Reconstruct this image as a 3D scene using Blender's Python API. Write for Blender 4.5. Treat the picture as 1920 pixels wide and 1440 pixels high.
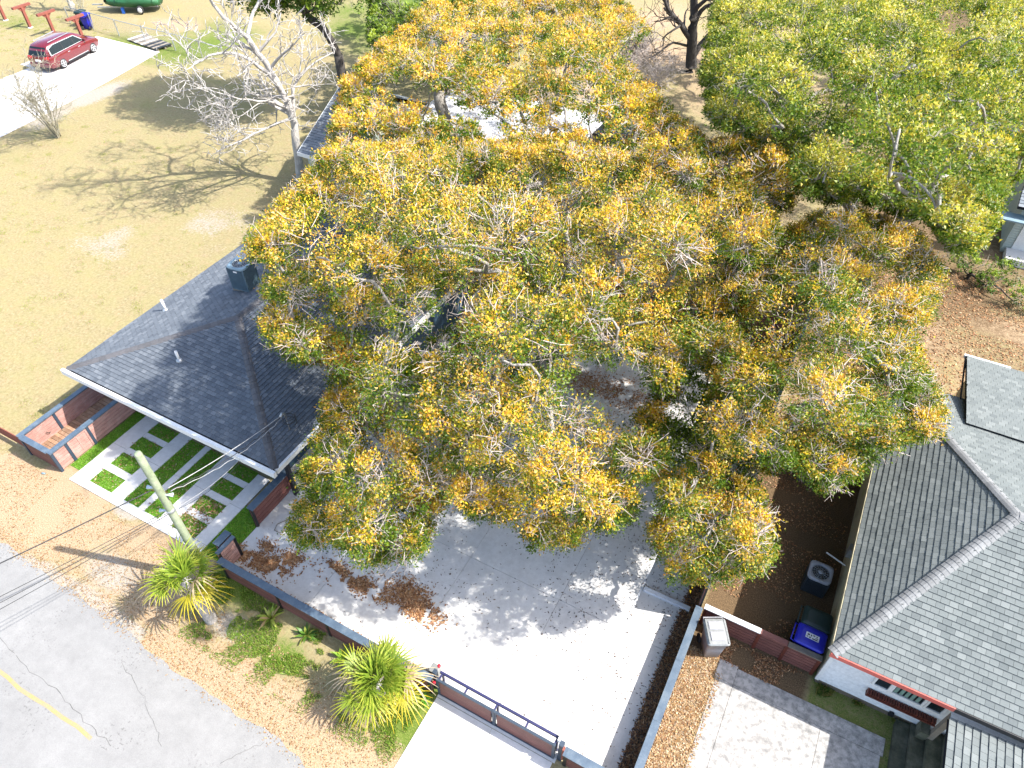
import bpy, math, random
import numpy as np
from mathutils import Vector, Matrix

# ------------------------------------------------------------------ camera, sky, sun, exposure
scene = bpy.context.scene
for o in list(bpy.data.objects): bpy.data.objects.remove(o)
col = scene.collection
R = math.radians
YAW, PITCH, CAMH, FPX = R(28.2), R(45), 20.0, 1332.0      # world: X runs along the street, Y away from it
cam = bpy.data.objects.new('camera', bpy.data.cameras.new('camera')); col.objects.link(cam)
cam.location = (0, 0, CAMH); cam.rotation_euler = (PITCH, 0, YAW)
cam.data.sensor_width = 36; cam.data.lens = 36*FPX/1920; cam.data.clip_end = 2000
scene.camera = cam
SUN_EL = R(48.5); SDX, SDY = .961, .277                    # horizontal direction towards the sun
world = bpy.data.worlds.new('World'); scene.world = world; world.use_nodes = True
wn = world.node_tree.nodes; wl = world.node_tree.links
sky = wn.new('ShaderNodeTexSky'); sky.sky_type = 'NISHITA'; sky.sun_disc = False
sky.dust_density = 2.0; sky.ozone_density = .6; sky.sun_elevation = SUN_EL; sky.sun_rotation = math.atan2(SDX, SDY)
wn['Background'].inputs[1].default_value = .15
wl.new(sky.outputs[0], wn['Background'].inputs[0])
sl = bpy.data.lights.new('sun', 'SUN'); sl.energy = 3.5; sl.angle = R(.55); sl.color = (1, .96, .90)
sun = bpy.data.objects.new('sun', sl); col.objects.link(sun)
sun.rotation_euler = Vector((-SDX*math.cos(SUN_EL), -SDY*math.cos(SUN_EL), -math.sin(SUN_EL))).to_track_quat('-Z', 'Y').to_euler()
scene.view_settings.view_transform = 'Standard'; scene.view_settings.look = 'None'
scene.view_settings.gamma = 1; scene.view_settings.use_curve_mapping = False
scene.view_settings.exposure = 1.75
scene.cycles.max_bounces = 4; scene.cycles.diffuse_bounces = 2; scene.cycles.transmission_bounces = 2; scene.cycles.glossy_bounces = 2

def project(P):                                            # used only to pick which pieces show largest
    x = P[0]*math.cos(-YAW) - P[1]*math.sin(-YAW); y = P[0]*math.sin(-YAW) + P[1]*math.cos(-YAW); z = P[2]-CAMH
    d = y*math.cos(PITCH) - z*math.sin(PITCH); u = y*math.sin(PITCH) + z*math.cos(PITCH)
    return 960+FPX*x/d, 720-FPX*u/d, d

# ------------------------------------------------------------------ materials
def mk(name):
    m = bpy.data.materials.new(name); m.use_nodes = True
    nt = m.node_tree; b = nt.nodes['Principled BSDF']
    return m, nt, b
def nd(nt, t, **kw):
    n = nt.nodes.new(t)
    for k, v in kw.items(): setattr(n, k, v)
    return n
def noise(nt, scale, detail=6, rough=.6, vec=None, dist=0):
    n = nd(nt, 'ShaderNodeTexNoise'); n.inputs['Scale'].default_value = scale; n.inputs['Detail'].default_value = detail
    n.inputs['Roughness'].default_value = rough; n.inputs['Distortion'].default_value = dist
    if vec is not None: nt.links.new(vec, n.inputs['Vector'])
    return n.outputs['Fac']
def ramp(nt, fac, stops):
    r = nd(nt, 'ShaderNodeValToRGB'); e = r.color_ramp.elements
    while len(e) > 1: e.remove(e[-1])
    e[0].position = stops[0][0]; c = stops[0][1]; e[0].color = (*c, 1) if not isinstance(c, float) else (c, c, c, 1)
    for p, c in stops[1:]:
        k = e.new(p); k.color = (*c, 1) if not isinstance(c, float) else (c, c, c, 1)
    nt.links.new(fac, r.inputs[0]); return r.outputs[0]
def mix(nt, fac, a, b, mode='MIX'):
    n = nd(nt, 'ShaderNodeMix', data_type='RGBA', blend_type=mode)
    for i, v in ((0, fac), (6, a), (7, b)):
        if hasattr(v, 'is_linked'): nt.links.new(v, n.inputs[i])
        else: n.inputs[i].default_value = (*v, 1) if isinstance(v, tuple) else v
    return n.outputs[2]
def math_(nt, op, a, b=0., clamp=False):
    n = nd(nt, 'ShaderNodeMath', operation=op); n.use_clamp = clamp
    for i, v in ((0, a), (1, b)):
        if hasattr(v, 'is_linked'): nt.links.new(v, n.inputs[i])
        else: n.inputs[i].default_value = v
    return n.outputs[0]
def coord(nt, kind='Object'): return nd(nt, 'ShaderNodeTexCoord').outputs[kind]
def wpos(nt): return nd(nt, 'ShaderNodeNewGeometry').outputs['Position']
def bump(nt, b, h, s=.3, d=.02):
    n = nd(nt, 'ShaderNodeBump'); n.inputs['Strength'].default_value = s; n.inputs['Distance'].default_value = d
    nt.links.new(h, n.inputs['Height']); nt.links.new(n.outputs[0], b.inputs['Normal'])
def per_piece(nt):                                         # one number for each separate piece
    a = nd(nt, 'ShaderNodeObjectInfo').outputs['Random']; g = nd(nt, 'ShaderNodeNewGeometry').outputs['Random Per Island']
    return math_(nt, 'FRACT', math_(nt, 'ADD', a, g))
def simple(name, c1, c2=None, scale=3., rough=.7, bmp=.2, var=0., metal=0., c3=None, bd=.01, spec=.5, pos=True):
    m, nt, b = mk(name)
    c2 = c2 or tuple(x*.75 for x in c1)
    v = wpos(nt) if pos else coord(nt)
    n1 = noise(nt, scale, 8, .65, v)
    stops = [(.3, c2), (.7, c1)] if not c3 else [(.28, c2), (.5, c1), (.72, c3)]
    c = ramp(nt, n1, stops)
    n2 = noise(nt, scale*9, 4, .6, v)
    c = mix(nt, .35, c, ramp(nt, n2, [(.3, .35), (.7, 1.)]), 'MULTIPLY')
    if var:
        c = mix(nt, 1., c, ramp(nt, per_piece(nt), [(0, 1-var), (1, 1.)]), 'MULTIPLY')
    nt.links.new(c, b.inputs['Base Color']); b.inputs['Roughness'].default_value = rough; b.inputs['Metallic'].default_value = metal
    b.inputs['Specular IOR Level'].default_value = spec
    if bmp: bump(nt, b, n2, bmp, bd)
    return m
MT = {}
MT['navy'] = simple('navy_trim', (.035, .055, .085), (.025, .04, .06), 2, .55, .1)
MT['cap'] = simple('slate_cap', (.075, .11, .15), (.05, .075, .11), 3, .5, .1, c3=(.13, .16, .19))
MT['navywall'] = simple('navy_wall', (.025, .06, .10), (.018, .045, .075), 2, .7, .1)
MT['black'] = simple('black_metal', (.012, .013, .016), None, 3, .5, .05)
MT['red'] = simple('red_board', (.22, .085, .068), (.16, .058, .048), 4, .65, .25, .28)
MT['pink'] = simple('faded_red_board', (.44, .245, .205), (.36, .185, .155), 4, .7, .25, .25, c3=(.50, .32, .28))
MT['deck'] = simple('deck_plank', (.34, .20, .12), (.22, .12, .07), 5, .8, .3, .4, c3=(.42, .30, .21))
MT['white'] = simple('white_paint', (.78, .78, .76), (.70, .70, .68), 3, .5, .05)
MT['whitelap'] = simple('white_siding', (.76, .77, .77), (.70, .70, .69), 1.2, .55, .04, .04)
MT['tan'] = simple('weathered_siding', (.50, .44, .30), (.36, .31, .19), 1.5, .8, .1, .1, c3=(.40, .40, .18))
MT['redtrim'] = simple('red_fascia', (.62, .14, .10), (.48, .10, .08), 5, .6, .1)
MT['concrete'] = None
MT['glass'] = simple('window_glass', (.012, .02, .024), None, 1, .2, 0, spec=.25)
MT['curtain'] = simple('green_curtain', (.22, .34, .28), (.12, .2, .17), 6, .8, 0)
MT['brown'] = simple('brown_slat', (.16, .035, .02), (.10, .022, .014), 5, .55, .1, .3)
MT['steel'] = simple('galvanised_steel', (.45, .47, .48), (.36, .38, .40), 6, .4, .05, metal=.6)
MT['acdark'] = simple('dark_louvre', (.05, .065, .075), (.035, .045, .055), 4, .5, .05)
MT['acblue'] = simple('blue_grey_housing', (.09, .15, .19), (.06, .10, .13), 4, .5, .05)
MT['acblue2'] = simple('blue_grey_top', (.22, .31, .36), (.16, .24, .29), 4, .5, .05)
MT['acgrey'] = simple('light_grey_top', (.42, .43, .47), (.34, .35, .39), 4, .45, .05)
MT['binblue'] = simple('blue_plastic', (.010, .016, .42), (.008, .012, .34), 2, .4, .03)
MT['bingreen'] = simple('dark_green_plastic', (.008, .03, .03), (.006, .022, .022), 2, .4, .03)
MT['bingrey'] = simple('grey_plastic', (.33, .33, .35), (.25, .25, .27), 2, .5, .05)
MT['bingrey2'] = simple('grey_lid', (.24, .25, .25), (.17, .18, .18), 2, .5, .05)
MT['label'] = simple('paper_label', (.85, .85, .85), None, 20, .6, 0)
MT['ink'] = simple('black_ink', (.02, .02, .02), None, 9, .6, 0)
MT['rubber'] = simple('rubber', (.02, .02, .02), None, 5, .85, .1)
MT['rim'] = simple('alloy_rim', (.62, .63, .65), None, 5, .3, 0, metal=.4)
MT['chrome'] = simple('bright_trim', (.75, .76, .78), None, 5, .2, 0, metal=.7)
MT['carpaint'] = simple('dark_red_car_paint', (.13, .005, .010), (.12, .005, .009), .8, .22, 0, spec=.7)
MT['carpaint'].node_tree.nodes['Principled BSDF'].inputs['Coat Weight'].default_value = .6
MT['taillight'] = simple('red_lens', (.6, .02, .02), None, 5, .2, 0)
MT['tarp'] = simple('green_tarpaulin', (.02, .13, .045), (.012, .085, .03), 2.5, .55, .4, bd=.05)
MT['postred'] = simple('rusty_red_post', (.25, .07, .045), (.17, .045, .03), 6, .8, .2)
MT['pole'] = simple('greenish_pole_wood', (.24, .28, .18), (.15, .18, .11), 3, .85, .4, c3=(.32, .35, .25))
MT['wire'] = simple('black_cable', (.03, .03, .032), None, 5, .6, 0)
MT['wirel'] = simple('grey_cable', (.42, .42, .42), None, 5, .6, 0)
MT['porcelain'] = simple('pale_fitting', (.55, .62, .68), None, 8, .4, 0)
MT['bark'] = simple('grey_oak_bark', (.27, .25, .22), (.15, .135, .115), 5, .9, .6, c3=(.38, .36, .32), bd=.03)
MT['barkdark'] = simple('dark_bark', (.07, .062, .055), (.035, .03, .028), 5, .9, .6, bd=.03)
MT['barkpale'] = simple('pale_grey_bark', (.40, .375, .345), (.26, .24, .22), 4, .9, .4, c3=(.50, .475, .445))
MT['twig'] = simple('pale_twig', (.56, .49, .44), (.44, .37, .33), 3, .9, 0)
MT['twiggreen'] = simple('olive_twig', (.34, .32, .24), (.25, .23, .17), 3, .9, 0)
MT['palmtrunk'] = simple('grey_palm_trunk', (.40, .37, .34), (.27, .25, .23), 7, .9, .6, bd=.03)
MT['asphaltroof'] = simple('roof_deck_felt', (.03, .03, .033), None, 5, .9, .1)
MT['whiteroof'] = simple('white_metal_roof', (.72, .73, .75), (.58, .58, .60), 1.2, .5, .1)
MT['moss'] = simple('mossy_concrete', (.10, .105, .07), (.045, .05, .03), 3, .95, .5, .25, c3=(.2, .2, .15))
MT['kerbwhite'] = simple('white_concrete_kerb', (.75, .75, .76), (.62, .62, .63), 4, .8, .1)
MT['linepaint'] = simple('white_line_paint', (.72, .72, .72), (.62, .62, .62), 4, .8, .05)
MT['soil'] = simple('dark_soil', (.16, .13, .10), (.11, .085, .06), 5, .95, .5)
MT['wood'] = simple('grey_timber', (.30, .26, .21), (.2, .17, .13), 5, .9, .3, .3)
MT['bluething'] = simple('blue_plastic_jack', (.02, .12, .5), None, 5, .4, 0)
MT['wallgreen'] = simple('pale_green_siding', (.46, .52, .48), (.38, .44, .40), 2, .7, .05, .08)

def shingle_mat(name, dark, mid, light, tint):
    m, nt, b = mk(name)
    pr = per_piece(nt); v = wpos(nt)
    c = ramp(nt, pr, [(0, dark), (.35, mid), (.7, mid), (1, light)])
    big = noise(nt, .9, 5, .6, v)
    c = mix(nt, .45, c, ramp(nt, big, [(.3, tint), (.7, (1., 1., 1.))]), 'MULTIPLY')
    gr = noise(nt, 60, 3, .7, v)
    c = mix(nt, .5, c, ramp(nt, gr, [(.3, .5), (.7, 1.)]), 'MULTIPLY')
    nt.links.new(c, b.inputs['Base Color']); b.inputs['Roughness'].default_value = .9
    bump(nt, b, gr, .3, .01); return m
MT['sh_left'] = shingle_mat('charcoal_shingle', (.08, .094, .112), (.108, .124, .143), (.155, .172, .19), (.75, .75, .78))
MT['sh_right'] = shingle_mat('grey_green_shingle', (.105, .12, .12), (.14, .157, .154), (.18, .197, .192), (.8, .83, .82))
MT['sh_cap'] = simple('grey_ridge_cap', (.23, .235, .235), (.18, .185, .187), 2, .9, .2, .25)
MT['sh_capdark'] = simple('brown_grey_ridge_cap', (.12, .115, .12), (.085, .085, .09), 2, .9, .2, .25)

def concrete_mat(name, base, stain, stain_amt, warm=(1, 1, 1), scale=1.):
    m, nt, b = mk(name); v = wpos(nt)
    n1 = noise(nt, .55*scale, 8, .7, v); n2 = noise(nt, 5*scale, 8, .7, v); n3 = noise(nt, 45, 4, .7, v)
    c = ramp(nt, n1, [(.3, tuple(x*.88 for x in base)), (.7, base)])
    c = mix(nt, math_(nt, 'MULTIPLY', ramp(nt, n2, [(.42, 0.), (.66, 1.)]), stain_amt), c, stain)
    n4 = noise(nt, 1.6*scale, 5, .6, v); c = mix(nt, math_(nt, 'MULTIPLY', ramp(nt, n4, [(.5, 0.), (.7, 1.)]), stain_amt*.6), c, stain)
    c = mix(nt, .3, c, ramp(nt, n3, [(.3, .62), (.65, 1.)]), 'MULTIPLY')
    c = mix(nt, 1., c, ramp(nt, per_piece(nt), [(0, .93), (1, 1.)]), 'MULTIPLY')
    nt.links.new(c, b.inputs['Base Color']); b.inputs['Roughness'].default_value = .9
    bump(nt, b, n3, .15, .006); return m
MT['concrete'] = concrete_mat('pale_concrete', (.62, .605, .58), (.42, .40, .37), .45)
MT['oldconcrete'] = concrete_mat('old_mottled_concrete', (.42, .40, .375), (.12, .12, .115), .85, scale=1.3)
MT['farconcrete'] = concrete_mat('far_concrete', (.56, .54, .52), (.44, .42, .40), .3)

def road_mat():
    m, nt, b = mk('faded_asphalt'); v = wpos(nt)
    n1 = noise(nt, .35, 8, .7, v); n2 = noise(nt, 3, 8, .7, v); n3 = noise(nt, 40, 3, .8, v)
    c = ramp(nt, n1, [(.3, (.19, .187, .18)), (.7, (.25, .246, .236))])
    c = mix(nt, .5, c, ramp(nt, n2, [(.3, .72), (.65, 1.)]), 'MULTIPLY')
    c = mix(nt, .45, c, ramp(nt, n3, [(.3, .55), (.6, 1.)]), 'MULTIPLY')
    # dark oil spatter patch and fine cracks
    sp = noise(nt, 14, 2, .5, v); patch = noise(nt, .5, 2, .5, v)
    f = math_(nt, 'MULTIPLY', ramp(nt, sp, [(.60, 0.), (.66, 1.)]), ramp(nt, patch, [(.52, 0.), (.62, 1.)]))
    c = mix(nt, math_(nt, 'MULTIPLY', f, .6), c, (.09, .085, .08))
    nt.links.new(c, b.inputs['Base Color']); b.inputs['Roughness'].default_value = .92
    bump(nt, b, n3, .3, .006); return m
MT['road'] = road_mat()
MT['yellow'] = simple('worn_yellow_paint', (.36, .25, .08), (.26, .22, .15), 6, .8, .05)

def ground_mat():
    m, nt, b = mk('ground_cover'); v = wpos(nt)
    def A(n): 
        a = nd(nt, 'ShaderNodeAttribute'); a.attribute_name = n; return a.outputs['Fac']
    f1 = noise(nt, 9, 6, .75, v); f2 = noise(nt, 28, 4, .75, v); f3 = noise(nt, .8, 6, .65, v); f4 = noise(nt, 2.6, 6, .7, v)
    straw = ramp(nt, f1, [(.28, (.16, .12, .055)), (.45, (.24, .195, .10)), (.6, (.295, .25, .145)), (.75, (.36, .315, .215))])
    f5 = noise(nt, 5, 5, .7, v)
    straw = mix(nt, .55, straw, ramp(nt, f5, [(.32, .55), (.5, .95), (.62, 1.)]), 'MULTIPLY')
    straw = mix(nt, ramp(nt, f3, [(.4, 0.), (.68, .6)]), straw, (.25, .225, .10))
    straw = mix(nt, ramp(nt, f4, [(.52, 0.), (.7, .55)]), straw, (.31, .205, .12))
    litter = ramp(nt, f2, [(.25, (.15, .09, .045)), (.42, (.28, .19, .11)), (.55, (.335, .245, .155)), (.72, (.41, .34, .25))])
    litter = mix(nt, ramp(nt, f1, [(.45, 0.), (.7, .55)]), litter, (.33, .25, .16))
    green = ramp(nt, f2, [(.28, (.04, .075, .013)), (.5, (.10, .145, .024)), (.68, (.19, .20, .06)), (.8, (.30, .26, .13))])
    sand = ramp(nt, f1, [(.3, (.22, .185, .14)), (.55, (.30, .265, .22)), (.75, (.36, .33, .29))])
    dark = ramp(nt, f2, [(.3, (.06, .04, .024)), (.5, (.12, .08, .045)), (.7, (.21, .145, .08)), (.82, (.30, .22, .13))])
    def blend(c, w, top):
        s = math_(nt, 'ADD', A(w), math_(nt, 'MULTIPLY', math_(nt, 'SUBTRACT', math_(nt, 'ADD', math_(nt, 'MULTIPLY', f1, .6), math_(nt, 'MULTIPLY', f4, .4)), .5), 1.1))
        return mix(nt, ramp(nt, s, [(.4, 0.), (.62, 1.)]), c, top)
    c = blend(straw, 'sand', sand); c = blend(c, 'green', green); c = blend(c, 'litter', litter); c = blend(c, 'mulch', dark)
    c = mix(nt, .4, c, ramp(nt, f2, [(.3, .6), (.6, 1.)]), 'MULTIPLY')
    nt.links.new(c, b.inputs['Base Color']); b.inputs['Roughness'].default_value = 1; b.inputs['Specular IOR Level'].default_value = .1
    bump(nt, b, f2, .5, .03); return m
MT['ground'] = ground_mat()

def leaf_mat(name, trans=.42):
    m = bpy.data.materials.new(name); m.use_nodes = True; nt = m.node_tree; nt.nodes.clear()
    out = nd(nt, 'ShaderNodeOutputMaterial'); a = nd(nt, 'ShaderNodeAttribute'); a.attribute_name = 'leaf_color'
    d = nd(nt, 'ShaderNodeBsdfDiffuse'); t = nd(nt, 'ShaderNodeBsdfTranslucent'); g = nd(nt, 'ShaderNodeBsdfGlossy'); g.inputs['Roughness'].default_value = .45
    nt.links.new(a.outputs['Color'], d.inputs[0]); nt.links.new(a.outputs['Color'], t.inputs[0]); g.inputs[0].default_value = (.9, .9, .9, 1)
    x = nd(nt, 'ShaderNodeMixShader'); x.inputs[0].default_value = trans
    nt.links.new(d.outputs[0], x.inputs[1]); nt.links.new(t.outputs[0], x.inputs[2])
    y = nd(nt, 'ShaderNodeMixShader'); y.inputs[0].default_value = .02
    nt.links.new(x.outputs[0], y.inputs[1]); nt.links.new(g.outputs[0], y.inputs[2])
    nt.links.new(y.outputs[0], out.inputs[0]); return m
MT['leaf'] = leaf_mat('foliage'); MT['litterleaf'] = leaf_mat('fallen_leaf', .1)

# ------------------------------------------------------------------ object helpers
def tag(o, label=None, cat=None, group=None, kind=None):
    if label: o['label'] = label
    if cat: o['category'] = cat
    if group: o['group'] = group
    if kind: o['kind'] = kind
    return o
def thing(name, label, cat, loc=(0, 0, 0), rz=0., group=None):
    o = bpy.data.objects.new(name, None); col.objects.link(o); o.location = loc; o.rotation_euler = (0, 0, rz)
    o.empty_display_size = .2
    return tag(o, label, cat, group)
def obj(name, me, parent=None, kind=None):
    o = bpy.data.objects.new(name, me); col.objects.link(o)
    if parent: o.parent = parent
    if kind: o['kind'] = kind
    return o
class MB:
    def __init__(s): s.v = []; s.f = []; s.m = []
    def face(s, pts, mi=0):
        n = len(s.v); s.v += [tuple(p) for p in pts]; s.f.append(tuple(range(n, n+len(pts)))); s.m.append(mi)
    def box(s, a, b, mi=0, M=None):
        x0, y0, z0 = a; x1, y1, z1 = b; n = len(s.v)
        P = [(x0,y0,z0),(x1,y0,z0),(x1,y1,z0),(x0,y1,z0),(x0,y0,z1),(x1,y0,z1),(x1,y1,z1),(x0,y1,z1)]
        if M is not None: P = [tuple(M @ Vector(p)) for p in P]
        s.v += P
        for q in ((0,3,2,1),(4,5,6,7),(0,1,5,4),(1,2,6,5),(2,3,7,6),(3,0,4,7)): s.f.append(tuple(n+i for i in q)); s.m.append(mi)
        return s
    def prism(s, poly, z0, z1, mi=0):
        n = len(s.v); k = len(poly)
        s.v += [(x, y, z0) for x, y in poly] + [(x, y, z1) for x, y in poly]
        s.f.append(tuple(n+i for i in range(k))[::-1]); s.f.append(tuple(n+k+i for i in range(k))); s.m += [mi, mi]
        for i in range(k): j = (i+1) % k; s.f.append((n+i, n+j, n+k+j, n+k+i)); s.m.append(mi)
        return s
    def rings(s, rings, cap=True, mi=0, closed=True):
        n = len(s.v); k = len(rings[0])
        for r in rings: s.v += [tuple(p) for p in r]
        for a in range(len(rings)-1):
            for i in range(k if closed else k-1):
                j = (i+1) % k; s.f.append((n+a*k+i, n+a*k+j, n+(a+1)*k+j, n+(a+1)*k+i)); s.m.append(mi)
        if cap:
            s.f.append(tuple(n+i for i in range(k))[::-1]); s.f.append(tuple(n+(len(rings)-1)*k+i for i in range(k))); s.m += [mi, mi]
        return s
    def tube(s, pts, rad, k=8, cap=True, mi=0):
        pts = [Vector(p) for p in pts]; rs = []
        if not hasattr(rad, '__len__'): rad = [rad]*len(pts)
        for i, p in enumerate(pts):
            t = (pts[min(i+1, len(pts)-1)] - pts[max(i-1, 0)]).normalized()
            a = t.cross(Vector((0, 0, 1)))
            if a.length < .05: a = Vector((1, 0, 0)) - t*t.x
            a.normalize(); b = t.cross(a)
            rs.append([p + (a*math.cos(2*math.pi*j/k) + b*math.sin(2*math.pi*j/k))*rad[i] for j in range(k)])
        return s.rings(rs, cap, mi)
    def lathe(s, prof, k=16, c=(0, 0, 0), mi=0, cap=True):
        return s.rings([[(c[0]+r*math.cos(2*math.pi*j/k), c[1]+r*math.sin(2*math.pi*j/k), c[2]+z) for j in range(k)] for r, z in prof], cap, mi)
    def mesh(s, name, mats):
        me = bpy.data.meshes.new(name); me.from_pydata(s.v, [], s.f)
        for m in (mats if isinstance(mats, (list, tuple)) else [mats]): me.materials.append(m)
        if any(s.m): me.polygons.foreach_set('material_index', s.m)
        me.update(); return me
    def build(s, name, mats, parent=None, smooth=False, kind=None, bev=0):
        me = s.mesh(name, mats)
        if smooth: me.polygons.foreach_set('use_smooth', [True]*len(me.polygons))
        o = obj(name, me, parent, kind)
        if bev:
            b = o.modifiers.new('bevel', 'BEVEL'); b.width = bev; b.segments = 2; b.limit_method = 'ANGLE'
        return o
def B(name, a, b, mat, parent=None, bev=0, **k): return MB().box(a, b).build(name, mat, parent, bev=bev, **k)
def rawmesh(name, V, Fq, mat, colors=None):                # V (n,3), Fq (m,k) -> fast mesh
    me = bpy.data.meshes.new(name); n, k = Fq.shape
    me.vertices.add(len(V)); me.vertices.foreach_set('co', np.ascontiguousarray(V, np.float32).ravel())
    me.loops.add(n*k); me.loops.foreach_set('vertex_index', np.ascontiguousarray(Fq, np.int32).ravel())
    me.polygons.add(n); me.polygons.foreach_set('loop_start', np.arange(0, n*k, k, dtype=np.int32))
    me.update(calc_edges=True); me.materials.append(mat)
    if colors is not None:
        a = me.attributes.new('leaf_color', 'FLOAT_COLOR', 'FACE')
        c = np.ones((n, 4), np.float32); c[:, :3] = colors; a.data.foreach_set('color', c.ravel())
    return me
rng = np.random.default_rng(5); random.seed(5)
def unit(a): return a/np.maximum(np.linalg.norm(a, axis=-1, keepdims=True), 1e-6)
def leaf_quads(P, A, N, L, W):                             # diamond leaves at P along A with normal N
    Bn = unit(np.cross(A, N)); L = L[:, None]; W = W[:, None]
    V = np.stack([P, P+A*L*.45+Bn*W, P+A*L, P+A*L*.45-Bn*W], 1).reshape(-1, 3)
    return V, np.arange(len(V)).reshape(-1, 4)
def leaf_tris(P, A, N, L, W):
    Bn = unit(np.cross(A, N)); L = L[:, None]; W = W[:, None]
    V = np.stack([P+Bn*W, P-Bn*W+A*L*.25, P+A*L], 1).reshape(-1, 3)
    return V, np.arange(len(V)).reshape(-1, 3)
def vnoise(x, y, s, seed=0):                               # smooth value noise on arrays
    x = np.asarray(x)/s+seed*17.3; y = np.asarray(y)/s+seed*31.7; xi = np.floor(x); yi = np.floor(y); fx = x-xi; fy = y-yi
    h = lambda a, b: np.modf(np.abs(np.sin(a*127.1+b*311.7+seed)*43758.5453))[0]
    fx = fx*fx*(3-2*fx); fy = fy*fy*(3-2*fy)
    return (h(xi, yi)*(1-fx)+h(xi+1, yi)*fx)*(1-fy)+(h(xi, yi+1)*(1-fx)+h(xi+1, yi+1)*fx)*fy

# ------------------------------------------------------------------ parents that keep world coordinates
INV = {}
_thing = thing
def thing(name, label, cat, loc=(0, 0, 0), rz=0., group=None, world=False):
    o = _thing(name, label, cat, loc, rz, group)
    if world: INV[o.name] = Matrix.LocRotScale(Vector(loc), Matrix.Rotation(rz, 3, 'Z').to_quaternion(), None).inverted()
    return o
_obj = obj
def obj(name, me, parent=None, kind=None):
    o = _obj(name, me, parent, kind)
    if parent is not None and parent.name in INV: o.matrix_parent_inverse = INV[parent.name]
    return o

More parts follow.
